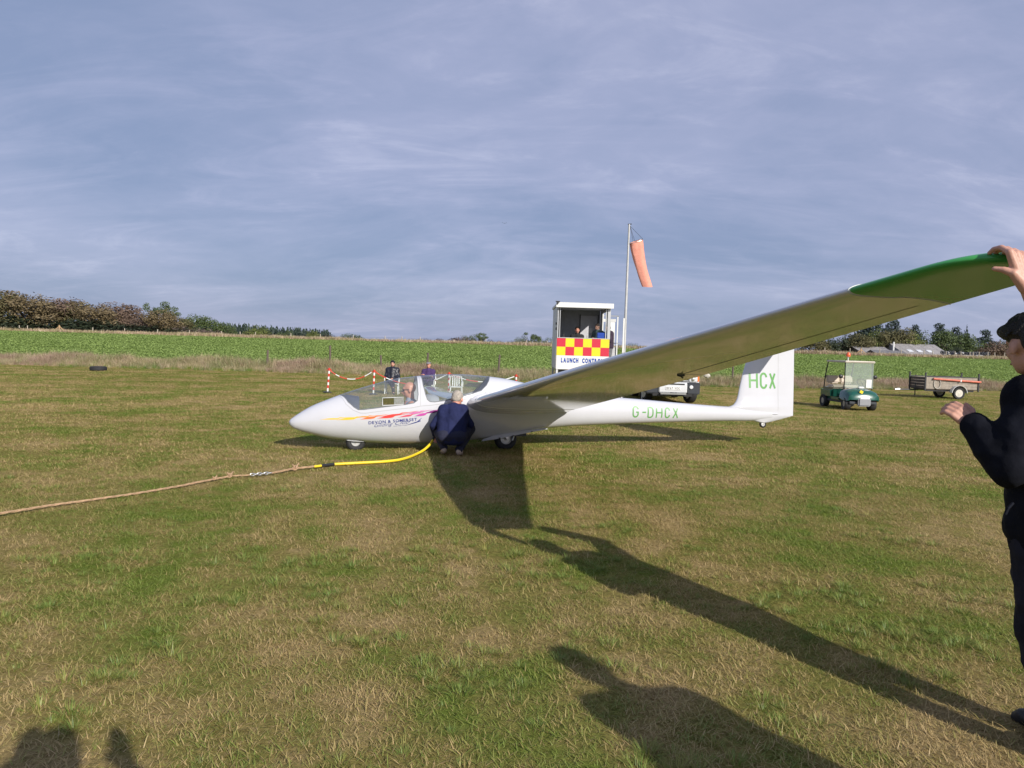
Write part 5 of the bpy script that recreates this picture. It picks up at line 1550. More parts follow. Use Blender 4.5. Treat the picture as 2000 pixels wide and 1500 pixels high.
def prism_x(mb, prof, x0, x1):
    """profile in (y, z) swept along x"""
    n = len(prof); vs = [(x0, y, z) for y, z in prof] + [(x1, y, z) for y, z in prof]
    mb.add(vs, [tuple(range(n)), tuple(range(2 * n - 1, n - 1, -1))] + [(k, (k + 1) % n, n + (k + 1) % n, n + k) for k in range(n)])
    return mb
cy_ = 25.4; c0 = at(1314, 760, cy_)
car = empty('estate_car', (c0.x, cy_, tz(c0.x, cy_)), rotz=-.03)
tag(car, 'silver off-road car parked behind the glider boom with its front to the camera', 'car')
# own axes: x right, y backwards from the front bumper, z up
body = prism_x(MB(), [(.10, .42), (.06, .70), (.10, .98), (.20, 1.06), (1.15, 1.14), (1.20, 1.16), (4.70, 1.16), (4.76, .60), (4.70, .42)], -.94, .94).build('body', SILVER, car, bevel=.04)
prism_x(MB(), [(1.10, 1.15), (1.75, 1.78), (2.0, 1.84), (4.55, 1.86), (4.70, 1.15)], -.78, .78).build('cabin', SILVER, car, bevel=.05)
prism_x(MB(), [(1.16, 1.20), (1.70, 1.745), (1.68, 1.76), (1.13, 1.21)], -.72, .72).build('windscreen', CARGLASS, car)
for s in (-1, 1):
    MB().box((s * .785, 2.25, 1.46), (.012, .95, .38)).build('side_window', CARGLASS, car); MB().box((s * .785, 3.5, 1.46), (.012, 1.2, .38)).build('side_window', CARGLASS, car)
    MB().ell((s * 1.04, 1.35, 1.22), (.12, .06, .09)).build('door_mirror', DARKTRIM, car, smooth=True)
    ar = prism_x(MB(), [(.32, .40), (.36, .70), (.55, .90), (1.15, .92), (1.36, .72), (1.42, .40)], s * .80, s * .968).build('wheel_arch', DARKTRIM, car, bevel=.02)
    prism_x(MB(), [(-.02, .36), (-.03, .74), (.05, .78), (.34, .78), (.34, .36)], s * .50, s * .955).build('bumper_corner', DARKTRIM, car, bevel=.03)
    fl = MB(); fl.lathe([(.065, 0), (.065, -.03), (.05, -.035)], Matrix.Translation((s * .64, -.03, .62)) @ Matrix.Rotation(PI / 2, 4, 'X').inverted(), 16)
    fl.lathe([(.055, .01), (.05, .035), (.001, .04)], Matrix.Translation((s * .64, -.022, .62)) @ Matrix.Rotation(PI / 2, 4, 'X'), 16)
    fl.build('fog_lamp', LAMPGLASS, car, smooth=True)
    hl = MB().box((s * .72, .075, .90), (.30, .10, .20)).build('headlight', LAMPGLASS, car, bevel=.02)
    MB().lathe([(.07, 0), (.06, .02), (.02, .03)], Matrix.Translation((s * .70, .022, .90)) @ Matrix.Rotation(PI / 2, 4, 'X'), 14).build('reflector', STEEL, hl, smooth=True)
    MB().box((s * .895, .10, .91), (.07, .12, .19)).build('indicator', AMBER, hl, bevel=.01)
prism_x(MB(), [(-.06, .40), (-.07, .60), (-.05, .77), (.10, .78), (.10, .40)], -.497, .497).build('bumper', SILVER, car, bevel=.025)
MB().box((0, -.066, .715), (.80, .02, .045)).build('air_slot', BLACKP, car)
np_ = MB().box((.0, -.078, .565), (.52, .012, .112)).build('number_plate', WHITEP, car)
word('plate_character', 'BF67', -.235, .225, .075, -.0855, .528, BLACKP, np_, bold=.01); word('plate_character', 'VOC', .045, .19, .075, -.0855, .528, BLACKP, np_, bold=.01)
gr = MB().box((0, .045, .90), (1.10, .03, .19)).build('grille', BLACKP, car)
for k in range(3): MB().box((0, .02, .835 + k * .06), (1.08, .03, .022)).build('grille_bar', SILVER, gr)
MB().box((0, .0, .37), (.9, .3, .05)).build('skid_plate', STEEL, car); MB().box((0, .4, .33), (1.4, .8, .10)).build('underbody', BLACKP, car)
for x, y, rz in ((-.80, .90, .25), (.80, .90, .25), (-.80, 3.75, 0), (.80, 3.75, 0)): wheel_unit('wheel', car, (x, y, .37), .37, .25, .22, SILVER, rz, 5)
tow = MB().tube([(-.10, -.09, .40), (.05, -.11, .39), (.12, -.09, .40)], .018, 6).build('towing_eye', DKMETAL, car, smooth=True)

# golf cart
gy_ = 25.9; g0 = at(1686, 780, gy_)
cart = empty('golf_cart', (g0.x, gy_, tz(g0.x, gy_)), rotz=.03)
tag(cart, 'dark green golf cart with beige roof and orange beacon parked on the grass', 'golf cart')
GREENCART = mat('cart_green', (0.007, 0.082, 0.058), 0.25, var=0.08, coat=0.6)
BEIGE = mat('beige_vinyl', (0.55, 0.46, 0.37), 0.55, var=0.1); CREAM = mat('cream_roof', (0.62, 0.56, 0.48), 0.5, var=0.1)
# own axes: x right, y backwards, z up; front axle at y=.30
cowl = MB()
sec = [(-.10, .40, .50, .40), (-.08, .62, .57, .36), (.05, .74, .58, .34), (.35, .80, .58, .36), (.62, .78, .56, .42), (.68, .5, .50, .40)]
vs = []
for y, zt2, w, zb2 in sec:
    for k in range(13):
        a = PI * k / 12
        vs.append((-w * math.cos(a) * (1 if abs(math.cos(a)) < .98 else 1), y + (.05 * (1 - math.sin(a))), zb2 + (zt2 - zb2) * max(0, math.sin(a)) ** .35))
fs = [(i * 13 + k, i * 13 + k + 1, (i + 1) * 13 + k + 1, (i + 1) * 13 + k) for i in range(5) for k in range(12)] + [tuple(range(13)), tuple(range(65, 78))]
cowl.add(vs, fs).build('front_cowl', GREENCART, cart, smooth=True, sharp=45)
MB().box((0, 1.05, .29), (1.0, 2.1, .10)).build('chassis', DARKTRIM, cart, bevel=.02)
MB().box((0, 1.78, .55), (1.12, .95, .42)).build('rear_body', GREENCART, cart, bevel=.09)
for s in (-1, 1): MB().box((s * .53, .98, .38), (.10, .62, .10)).build('side_sill', GREENCART, cart, bevel=.03)
MB().box((0, -.06, .32), (.46, .16, .30)).build('bumper', mat('cart_grey', (0.26, 0.27, 0.29), 0.5, var=.1), cart, bevel=.04)
MB().box((0, 1.55, .80), (1.04, .50, .14)).build('seat', BEIGE, cart, bevel=.05)
for s in (-1, 1): MB().box((s * .26, 1.86, 1.06), (.50, .12, .30), (-.15, 0, 0)).build('backrest', BEIGE, cart, bevel=.05)
MB().box((0, 1.98, 1.15), (1.06, .06, .10)).build('rear_rail', mat('dark_beige', (0.30, 0.25, 0.20), .6), cart, bevel=.02)
MB().box((0, 1.0, .36), (.96, .75, .03)).build('floor_mat', BEIGE, cart)
rf = MB(); rf.box((0, 1.08, 1.765), (1.14, 1.55, .07)); rf.build('roof', CREAM, cart, bevel=.03)
for s in (-1, 1):
    MB().tube([(s * .52, .42, .75), (s * .51, .42, 1.35), (s * .50, .44, 1.74)], .018, 8).build('windscreen_post', BLACKP, cart)
    MB().tube([(s * .52, 2.0, .75), (s * .51, 1.95, 1.20), (s * .50, 1.78, 1.74)], .022, 8).build('roof_post', BLACKP, cart)
    mr = MB(); mr.ell((s * .64, .46, 1.22), (.085, .045, .075)); mr.tube([(s * .52, .44, 1.15), (s * .64, .46, 1.2)], .012, 6); mr.build('mirror', BLACKP, cart, smooth=True)
MB().box((0, .36, 1.27), (1.04, .012, .95)).build('windscreen', HAZYGLASS, cart)
MB().box((.36, .345, .98), (.20, .008, .30)).build('permit', PLASTIC, cart)
st = MB(); st.tube([(.26 + .17 * math.cos(2 * PI * k / 18), .66 + .09 * math.sin(2 * PI * k / 18), 1.0 + .14 * math.sin(2 * PI * k / 18)) for k in range(19)], .014, 6, cap=False); st.tube([(.26, .66, 1.0), (.26, .45, .72)], .02, 6); st.build('steering_wheel', BLACKP, cart, smooth=True)
MB().box((.05, .30, .83), (.20, .10, .07)).build('glove', PLASTIC, cart, bevel=.02)
sp = MB(); sp.box((-.12, -.075, .69), (.12, .02, .10), (0, .5, 0)); sp.build('yellow_sticker', CHYEL, cart)
MB().box((.02, -.095, .475), (.34, .012, .075)).build('number_panel', PLASTIC, cart)
for x in (-.47, .47): wheel_unit('wheel', cart, (x, .30, .235), .235, .21, .11, mat('cart_hub', (0.40, 0.37, 0.30), 0.5, metal=.3, var=.15), -.12)
for x in (-.49, .49): wheel_unit('wheel', cart, (x, 1.95, .235), .235, .21, .11, MATS['cart_hub'])
bc = MB(); bc.lathe([(.02, 0), (.02, .13), (.05, .13), (.05, .15)], Matrix.Translation((-.18, .90, 1.80)), 10)
bc.build('beacon_stand', OFFWHITE, cart)
MB().lathe([(.075, 0), (.082, .04), (.075, .11), (.045, .155), (.001, .165)], Matrix.Translation((-.18, .90, 1.95)), 16).build('beacon', mat('beacon_orange', (0.70, 0.13, 0.045), 0.2), cart, smooth=True)

# box trailer made of old boards
ty_ = 35.5; t0 = at(1853, 776, ty_)
tr = empty('box_trailer', (t0.x - 1.22, ty_ - .1, tz(t0.x, ty_)), rotz=.05)
tag(tr, 'old wooden box trailer standing by the long grass with a red pole along its side', 'trailer')
# own axes: x backwards along the trailer, y across, z up; near side is y=0
TL, TW, ZB_, ZT_ = 2.62, 1.25, .48, 1.06
for k in range(4):
    z0 = ZB_ + (ZT_ - ZB_) * k / 4; z1 = ZB_ + (ZT_ - ZB_) * (k + 1) / 4 - .012
    MB().b2(0, TL, -.004 * (k % 2), .03, z0, z1).build('board', WOOD, tr); MB().b2(0, TL, TW - .03, TW + .004 * (k % 2), z0, z1).build('board', WOOD, tr)
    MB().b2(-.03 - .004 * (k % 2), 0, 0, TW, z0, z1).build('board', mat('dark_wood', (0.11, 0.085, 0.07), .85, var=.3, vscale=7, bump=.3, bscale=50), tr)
    MB().b2(TL, TL + .03, 0, TW, z0, z1).build('board', WOOD, tr)
MB().b2(0, TL, .03, TW - .03, ZB_ - .04, ZB_).build('deck', MATS['dark_wood'], tr)
MB().b2(.02, TL, -.012, -.005, ZT_ - .004, ZT_ + .035).b2(0, TL, TW + .005, TW + .012, ZT_ - .004, ZT_ + .035).build('top_trim', DKMETAL, tr)
for x, y in ((-.05, -.02), (TL + .05, -.02), (-.05, TW + .02), (TL + .05, TW + .02)): MB().b2(x - .03, x + .03, y - .03, y + .03, ZB_ - .1, ZT_ + .22).build('corner_post', DKMETAL, tr)
MB().b2(.1, TL - .1, .1, .18, ZB_ - .12, ZB_ - .042).b2(.1, TL - .1, TW - .18, TW - .1, ZB_ - .12, ZB_ - .042).build('chassis_rail', DKMETAL, tr)
MB().tube([(0, TW / 2, .40), (-1.0, TW / 2, .38)], .035, 8).build('drawbar', DKMETAL, tr)
MB().tube([(-.95, TW / 2, .385), (-1.2, TW / 2, .38)], .05, 10).box((-1.02, TW / 2, .44), (.16, .05, .05)).build('coupling', STEEL, tr, smooth=True)
MB().tube([(-.15, TW / 2, .1), (-.15, TW / 2, .75)], .025, 8).build('jockey_stand', DKMETAL, tr)
for y in (-.11, TW + .11):
    w_ = wheel_unit('wheel', tr, (1.60, y, .295), .295, .16, .19, mat('trailer_rim', (0.60, 0.57, 0.50), .5, var=.2), PI / 2)
    mg = MB(); vs = []; s_ = -1 if y < 0 else 1
    for k in range(15):
        a = PI * (.02 + .96 * k / 14)
        vs += [(1.60 + .40 * math.cos(a), y - .11, .30 + .38 * math.sin(a)), (1.60 + .40 * math.cos(a), y + .11, .30 + .38 * math.sin(a))]
    o_ = len(vs)
    vs += [(x * 1.0 + (1.60 - x) * .05, yy, z - .012) for x, yy, z in vs]
    fs = [(2 * k, 2 * k + 1, 2 * k + 3, 2 * k + 2) for k in range(14)] + [(o_ + 2 * k, o_ + 2 * k + 2, o_ + 2 * k + 3, o_ + 2 * k + 1) for k in range(14)] + [(2 * k, 2 * k + 2, o_ + 2 * k + 2, o_ + 2 * k) for k in range(14)] + [(2 * k + 1, o_ + 2 * k + 1, o_ + 2 * k + 3, 2 * k + 3) for k in range(14)]
    mg.add(vs, fs).build('mudguard', OFFWHITE, tr, smooth=True, sharp=40)
hz = MB(); hz.tube([(.55 + .17 * math.cos(a), -.035, .74 + .24 * math.sin(a)) for a in np.linspace(0, 2 * PI, 20)], .018, 6, cap=False); hz.build('hose_loop', mat('pale_hose', (0.5, 0.47, 0.42), .6), tr, smooth=True)
pole = MB().tube([(0, 0, 0), (2.42, 0, -.11)], .05, 10).build('red_pole', mat('faded_red', (0.62, 0.16, 0.10), .5, var=.2), None, smooth=True)
Mt = tr.matrix_basis
pole.location = Mt @ Vector((.32, -.07, .98)); pole.rotation_euler = (0, 0, .05); tag(pole, 'faded red pole strapped along the near side of the wooden trailer', 'pole')
MB().b2(1.35, 1.40, -.056, .056, -.125, -.01).build('strap', WHITEP, pole)

# tyre lying by the verge
p = gpos(192, 720, 33.5)
tyre = empty('old_tyre', p); tag(tyre, 'black tyre lying flat on the grass at the left', 'tyre')
MB().lathe([(.20, .02), (.30, .0), (.355, .03), (.365, .10), (.355, .17), (.30, .20), (.20, .18), (.215, .10)], n=32, close=True).build('tread', RUBBER, tyre, smooth=True)
p = at(1378, 737, 40.5)
o = organic('crumpled_sack', [('e', (0, 0, .25), (.16, .13, .24)), ('e', (.10, .02, .12), (.16, .13, .14)), ('e', (-.03, 0, .46), (.08, .07, .10))], mat('sack_cloth', (0.50, 0.47, 0.42), .8, var=.2), None, .02, 2, .05, .12)
o.location = (p.x, 40.5, tz(p.x, 40.5) + .50); tag(o, 'pale crumpled sack caught in the long grass right of the silver car', 'sack')

# --------------------------------------------------------------- tow cable
ROPE = mat('tan_rope', (0.45, 0.295, 0.175), 0.85, var=0.3, vscale=30, bump=0.6, bscale=90)
YELLOW = mat('yellow_hose', (0.80, 0.58, 0.025), 0.4, var=0.06)
tc_ = empty('tow_cable', (-3.0, 8.15, 0)); tag(tc_, 'tow cable of tan rope and yellow hose running across the grass to the glider', 'tow cable')
o0 = Vector((-3.0, 8.15, 0))
def pth(pts, z): return [Vector((a, b, z if len(r) == 0 else r[0])) - o0 for a, b, *r in pts]
def smooth_path(P, n=6):
    out = []
    for i in range(len(P) - 1):
        p0, p1, p2, p3 = P[max(i - 1, 0)], P[i], P[i + 1], P[min(i + 2, len(P) - 1)]
        for k in range(n):
            t = k / n
            out.append(.5 * ((2 * p1) + (p2 - p0) * t + (2 * p0 - 5 * p1 + 4 * p2 - p3) * t * t + (3 * p1 - p0 - 3 * p2 + p3) * t ** 3))
    out.append(P[-1]); return out
def twisted(name, P, r, m):
    """three-strand laid rope"""
    L = smooth_path(P, 14); vs = []; mb = MB()
    for s in range(3):
        q = []; up = Vector((0, 0, 1)); acc = 0
        for i, p in enumerate(L):
            t = (L[min(i + 1, len(L) - 1)] - L[max(i - 1, 0)]).normalized(); a = t.cross(up).normalized(); b = a.cross(t)
            if i: acc += (L[i] - L[i - 1]).length
            w = acc / .05 + s * 2 * PI / 3
            q.append(p + (a * math.cos(w) + b * math.sin(w)) * r * .5)
        mb.tube(q, r * .58, 6)
    return mb.build(name, m, tc_, smooth=True)
rz_ = .032
def wig(P):
    out = smooth_path(P, 8)
    for p in out: p.z += .006 * mnoise.noise(p * 3.0); p.x += .008 * mnoise.noise(p * 2.1 + Vector((5, 0, 0)))
    return out
twisted('tan_rope', wig(pth([(-5.4, 4.6), (-4.9, 5.3), (-4.366, 6.087), (-4.157, 6.446), (-3.739, 6.969), (-3.456, 7.442), (-3.166, 8.071)], rz_)), .0108, ROPE)
twisted('thin_rope', pth([(-3.166, 8.071), (-3.06, 8.12), (-2.969, 8.166)], rz_), .008, ROPE)
for (x, y), s in (((-3.17, 8.06), .8), ((-3.26, 7.86), .55), ((-2.615, 8.68), 1.0)):
    c = Vector((x, y, .038)) - o0; kn = MB()
    for k in range(3):
        a0 = k * 1.1
        kn.tube([c + Vector((.026 * s * math.cos(w + a0), .030 * s * math.sin(w), .020 * s * math.sin(w * 1 + a0 * 2))) for w in np.linspace(0, 2 * PI, 13)], .0115 * s, 6, cap=False)
    kn.tube([c, c + Vector((.03, .05, .05)) * s], .008, 6); kn.tube([c, c + Vector((-.03, -.02, .045)) * s], .008, 6)
    kn.build('knot', ROPE, tc_, smooth=True)
# chain links
a, b = Vector((-2.969, 8.166, .034)) - o0, Vector((-2.787, 8.327, .034)) - o0
for k in range(6):
    c = a.lerp(b, (k + .5) / 6); d = (b - a).normalized(); s = d.cross(Vector((0, 0, 1))) if k % 2 else Vector((0, 0, 1))
    MB().tube([c + d * .030 * math.cos(w) + s * .013 * math.sin(w) for w in np.linspace(0, 2 * PI, 15)], .0055, 6, cap=False).build('chain_link', STEEL, tc_, smooth=True)
twisted('tan_rope', pth([(-2.787, 8.327), (-2.70, 8.50), (-2.62, 8.666), (-2.52, 8.76), (-2.421, 8.847)], rz_), .0125, ROPE)
MB().tube(pth([(-2.43, 8.84), (-2.395, 8.87), (-2.355, 8.918)], rz_), .016, 10).build('end_ferrule', YELLOW, tc_, smooth=True)
MB().tube(pth([(-2.36, 8.913), (-2.295, 8.98), (-2.225, 9.054)], rz_), .0185, 10).build('black_sleeve', BLACKP, tc_, smooth=True)
hosep = smooth_path(pth([(-2.235, 9.046, .032), (-2.10, 9.12, .032), (-1.955, 9.198, .032), (-1.80, 9.28, .032), (-1.651, 9.353, .034), (-1.50, 9.50, .034), (-1.40, 9.72, .036), (-1.32, 9.98, .045), (-1.235, 10.18, .078), (-1.17, 10.33, .135), (-1.135, 10.42, .19)], .03), 6)
MB().tube(hosep, .0185, 12).build('yellow_hose', YELLOW, tc_, smooth=True)
MB().tube([hosep[-1], hosep[-1] + Vector((.01, .05, .04))], .02, 8).build('end_fitting', DKMETAL, tc_)

# winged speck far off, standing in for likely lens dust
bd = at(985, 436, 60)
o = MB().add([(0, -.09, 0), (.03, 0, .01), (0, .10, 0), (-.03, 0, .01), (.24, -.05, .07), (.20, .05, .06), (-.24, -.05, .07), (-.20, .05, .06), (0, 0, -.03)], [(0, 1, 2, 3), (1, 4, 5, 2), (3, 2, 7, 6), (0, 8, 1), (1, 8, 2), (2, 8, 3), (3, 8, 0)]).build('speck', mat('speck_grey', (0.12, 0.12, 0.14), .8), None)
o.location = bd; tag(o, 'small dark winged speck in the open sky standing in for lens dust', 'speck')
# ================================================================== FAR EDGE: fences, trees, farm
def land(u, Y):
    p = at(u, 680, Y); return Vector((p.x, Y, tz(p.x, Y)))
def px_h(px, Y): return px / FPX * Y
POSTM = mat('pale_fence_post', (0.46, 0.41, 0.33), 0.9, var=0.25)
DARKPOST = mat('dark_fence_post', (0.13, 0.10, 0.08), 0.9, var=0.25)
def posts(us, Y, h, r, m, group, labels):
    first = None
    for u, lab in zip(us, labels):
        uu, hh = (u if isinstance(u, tuple) else (u, h))
        p = land(uu, Y(uu) if callable(Y) else Y)
        if first is None:
            first = o = MB().tube([(0, 0, -.1), (.01, 0, .5), (0, .01, 1.0)], [r, r, r * .9], 7).build('fence_post', m, None, smooth=True)
        else:
            o = first.copy(); COL.objects.link(o)
        o.location = p; o.scale = (1, 1, hh); o.rotation_euler = (random.uniform(-.05, .05), random.uniform(-.06, .06), 0)
        tag(o, lab, 'fence post', group)
far_l = [(38, 'far fence post nearest the left frame edge'), (54, 'far fence post left of the braced one'), (181, 'far fence post first right of the braced one'), (244, 'far fence post below the reddish domed tree'), (307, 'far fence post below the green topped tree'), (370, 'far fence post below the left end of the conifer wood'), (433, 'far fence post below the low green tree'), (469, 'far fence post just left of the bright yellow green bush'), (498, 'far fence post in front of the bright yellow green bush'), (568, 'far fence post beside the small green bush'), (626, 'far fence post at the right end of the conifer wood'), (689, 'far fence post in front of the lone rounded bush'), (752, 'far fence post on the bare skyline above the woman'), (785, 'far fence post on the bare skyline left of the man in the cap'), (820, 'far fence post among the low purple hedge bushes'), (948, 'far fence post before the two small green trees'), (1028, 'far fence post before the thin airy tree'), (1068, 'far fence post before the bushy tree by the cabin'), (1078, 'far fence post closest to the launch cabin')]
posts([a for a, b in far_l], CREST + 1.2, 1.25, .075, POSTM, 'fence posts along the far left edge of the crop', [b for a, b in far_l])
far_r = [(1612, 'far fence post before the left dark trees'), (1660, 'far fence post left of the braced post at the farm'), (1718, 'far fence post before the low grey shed'), (1760, 'far fence post before the dark lean shed'), (1806, 'far fence post before the middle of the main barn'), (1823, 'far fence post before the right half of the main barn'), (1848, 'far fence post at the gable of the main barn'), (1866, 'far fence post before the left end of the silage heap'), (1878, 'far fence post second along the silage heap'), (1895, 'far fence post third along the silage heap'), (1902, 'far fence post fourth along the silage heap'), (1912, 'far fence post fifth along the silage heap'), (1930, 'far fence post before the right part of the silage heap'), (1944, 'far fence post at the right end of the silage heap'), (1962, 'far fence post beside the face of the youth')]
posts([a for a, b in far_r], CREST + 1.2, 1.45, .08, POSTM, 'fence posts before the farm', [b for a, b in far_r])
near = [(645, 1.45), (522, 1.1), (745, 1.0), (834, 1.25), (974, 1.3), (1433, 1.2), (1792, .9), (1168, 1.2)]
posts(near, lambda u: verge_y(at(u, 700, 40).x) + 2.2, 1.2, .06, DARKPOST, 'dark posts in the long grass', ['dark leaning fence post behind the left barrier post', 'thin dark post in the long grass left of the barrier', 'dark post just left of the woman in black', 'dark post just right of the man in the cap', 'dark post left of the launch cabin', 'dark post left of the tail fin', 'dark post behind the wooden trailer', 'dark post behind the launch cabin'])
# wires
wv = MB()
for z in (.55, .95):
    q = [land(u, CREST + 1.2) + Vector((0, 0, z)) for u in range(0, 1100, 50)]
    wv.tube(q, .008, 3, cap=False)
o = wv.build('fence_wire', DKMETAL, None); stuff(o, 'thin wire strung along the far fence', 'fence wire')
def strainer(u, lab):
    p = land(u, CREST + 1.1); e = empty('straining_post', p); tag(e, lab, 'fence post')
    MB().tube([(0, 0, -.1), (0, 0, 1.5)], .10, 8).build('post', mat('tan_timber', (0.46, 0.30, 0.16), .85, var=.2), e)
    for s in (-1, 1): MB().tube([(s * 1.3, 0, .05), (s * .05, 0, 1.25)], .075, 7).build('brace', MATS['tan_timber'], e)
strainer(116, 'tan straining post with two braces below the brown trees')
strainer(1682, 'tan straining post with two braces before the grey farm roofs')

# ---- trees: trunk, limbs and a crown of leaf faces
def crown_mesh(name, blobs, nleaf, size, m, seed, flat=0.5, hollow=0.45, droop=0.0):
    R = np.random.default_rng(seed)
    vol = np.array([b[1][0] * b[1][1] * b[1][2] for b in blobs]) ** (2 / 3); vol /= vol.sum()
    vs = []; fs = []
    for (c, r), share in zip(blobs, vol):
        n = int(nleaf * share)
        d = R.normal(size=(n, 3)); d /= np.linalg.norm(d, axis=1)[:, None]
        k = (hollow + (1 - hollow) * R.random(n) ** .6)
        # knobbly surface: twig clumps push in and out, gaps between them
        for i in range(n):
            v = Vector(d[i]); q = v * 2.6 + Vector((c[0], c[1], c[2])) * .9 + Vector((seed, 0, 0))
            nz = mnoise.noise(q) + .5 * mnoise.noise(q * 2.3)
            if nz < -.22 and R.random() < .8: continue
            rad = k[i] * (1 + .22 * nz)
            p = Vector((c[0] + v.x * r[0] * rad, c[1] + v.y * r[1] * rad, c[2] + v.z * r[2] * rad - droop * (v.x ** 2 + v.y ** 2)))
            nrm = (v + Vector(R.normal(size=3)) * .7 + Vector((0, 0, flat))).normalized()
            t = nrm.cross(Vector(R.normal(size=3))).normalized(); b = nrm.cross(t)
            s = size * R.uniform(.5, 1.3); o = len(vs)
            vs += [p + t * s, p + b * s * .6, p - t * s, p - b * s * .6]
            fs.append((o, o + 1, o + 2, o + 3))
    me = bpy.data.meshes.new(name); me.from_pydata([tuple(v) for v in vs], [], fs); me.materials.append(m); return me
BARK = mat('bark', (0.10, 0.08, 0.065), 0.95, var=0.3, vscale=4)
def trunk_mesh(h, r, blobs, seed):
    R = random.Random(seed); mb = MB()
    mb.tube([(0, 0, -.3), (R.uniform(-.1, .1), 0, h * .4), (R.uniform(-.3, .3), R.uniform(-.2, .2), h * .8)], [r * 1.25, r, r * .45], 7)
    for c, rr in blobs[:7]:
        a = Vector((0, 0, h * R.uniform(.25, .5))); b = Vector(c) + Vector((0, 0, rr[2] * .3))
        mid = a.lerp(b, .5) + Vector((R.uniform(-.3, .3), R.uniform(-.3, .3), .2))
        mb.tube([a, mid, b], [r * .5, r * .32, r * .1], 5)
    return mb.mesh('trunk')
def broad_blobs(w, h, seed, n=7, low=.10):
    """irregular crown w wide and h high"""
    R = random.Random(seed); out = [((0, 0, h * .62), (w * .33, w * .30, h * .32))]
    for k in range(n):
        a = 2 * PI * k / n + R.uniform(-.3, .3); q = R.uniform(.18, .34) * w; z = h * R.uniform(low + .05, .82)
        s = R.uniform(.16, .26)
        out.append(((q * math.cos(a), q * math.sin(a) * .8, z), (w * s, w * s * .9, h * R.uniform(.13, .22))))
    return out
PROTO = {}
def proto(key, fn):
    if key not in PROTO: PROTO[key] = fn()
    return PROTO[key]
def tree(name, u, Y, wpx, hpx, kind, label, group, base=0.0):
    m, nleaf, size, variants, shape = KINDS[kind]
    v = random.randrange(variants)
    def make():
        if shape == 'broad': bl = broad_blobs(1.0, 1.0, hash_(kind) + v)
        elif shape == 'bush': bl = [((R_.uniform(-.3, .3), R_.uniform(-.2, .2), R_.uniform(.25, .6)), (R_.uniform(.18, .3), .25, R_.uniform(.2, .36))) for R_ in [random.Random(hash_(kind) * 7 + v)] for _ in range(7)]
        elif shape == 'airy': bl = [((R_.uniform(-.36, .36), R_.uniform(-.25, .25), R_.uniform(.4, .88)), (R_.uniform(.10, .19), .14, R_.uniform(.07, .13))) for R_ in [random.Random(hash_(kind) * 7 + v)] for _ in range(9)]
        else:
            bl = []
            R_ = random.Random(hash_(kind) + v)
            for k in range(9):
                t = k / 8; rr = .46 * (1 - t) ** .8 + .03
                if shape == 'pine':
                    rr = (.40 if t < .8 else .22) * R_.uniform(.55, 1.0) * (1 if t > .15 else .6)
                bl.append(((R_.uniform(-.12, .12) * (shape == 'pine'), 0, .16 + .80 * t), (rr, rr, .075)))
        # unit crown: sized through the object scale, so leaf size is set per kind in unit space
        return crown_mesh('crown', bl, nleaf, size, m, hash_(kind) * 3 + v, hollow=.35 if shape != 'fir' else .2), trunk_mesh(1.0, .022, bl, v)
    cm, tm = proto((kind, v), make)
    p = land(u, Y); e = empty(name, p + Vector((0, 0, base)), rotz=0)
    tag(e, label, 'tree' if shape != 'bush' else 'bush', group)
    W = px_h(wpx, Y); Hh = (1.60 + px_h(hpx, Y) * .93 - p.z - base) / .95
    for nm, me in (('trunk', tm), ('crown', cm)):
        if nm == 'trunk' and not me.materials: me.materials.append(BARK)
        o = bpy.data.objects.new(nm, me); COL.objects.link(o); o.parent = e
        o.scale = (W, W * .9, Hh) if nm == 'crown' else (W * .8, W * .8, Hh * .85)
        o.rotation_euler.z = random.choice((0, PI)) + random.uniform(-.5, .5)
    return e
def hash_(s): return sum(ord(c) * (i + 3) for i, c in enumerate(s)) % 997
LF = lambda n, a, b: leaf_mat(n, a, b, 0.03, 0.35, 0.22, 0.6)
BROWN = LF('brown_foliage', (0.135, 0.104, 0.058), (0.25, 0.19, 0.098)); RUSSET = LF('russet_foliage', (0.140, 0.096, 0.072), (0.25, 0.175, 0.125))
OLIVEL = LF('olive_foliage', (0.10, 0.095, 0.042), (0.20, 0.18, 0.08)); GREENL = LF('green_foliage', (0.055, 0.085, 0.030), (0.125, 0.165, 0.055))
LIGHTL = LF('yellow_green_foliage', (0.11, 0.14, 0.035), (0.21, 0.235, 0.065)); DARKL = LF('dark_foliage', (0.028, 0.040, 0.024), (0.065, 0.085, 0.045))
FIRL = LF('fir_needles', (0.020, 0.034, 0.028), (0.050, 0.075, 0.055)); HEATH = LF('purple_brown_twigs', (0.13, 0.095, 0.085), (0.23, 0.18, 0.15))
KINDS = {'brown': (BROWN, 6500, .020, 4, 'broad'), 'russet': (RUSSET, 6500, .020, 4, 'broad'), 'olive': (OLIVEL, 6000, .021, 3, 'broad'), 'green': (GREENL, 5500, .022, 3, 'broad'),
         'light': (LIGHTL, 4200, .024, 2, 'bush'), 'dark': (DARKL, 6000, .022, 3, 'bush'), 'pine': (FIRL, 4200, .026, 4, 'pine'), 'fir': (FIRL, 1800, .035, 3, 'fir'),
         'scrub': (HEATH, 3000, .026, 4, 'bush'), 'airy': (GREENL, 3200, .020, 3, 'airy'), 'greenbush': (GREENL, 4200, .024, 3, 'bush')}
B = CREST + 9
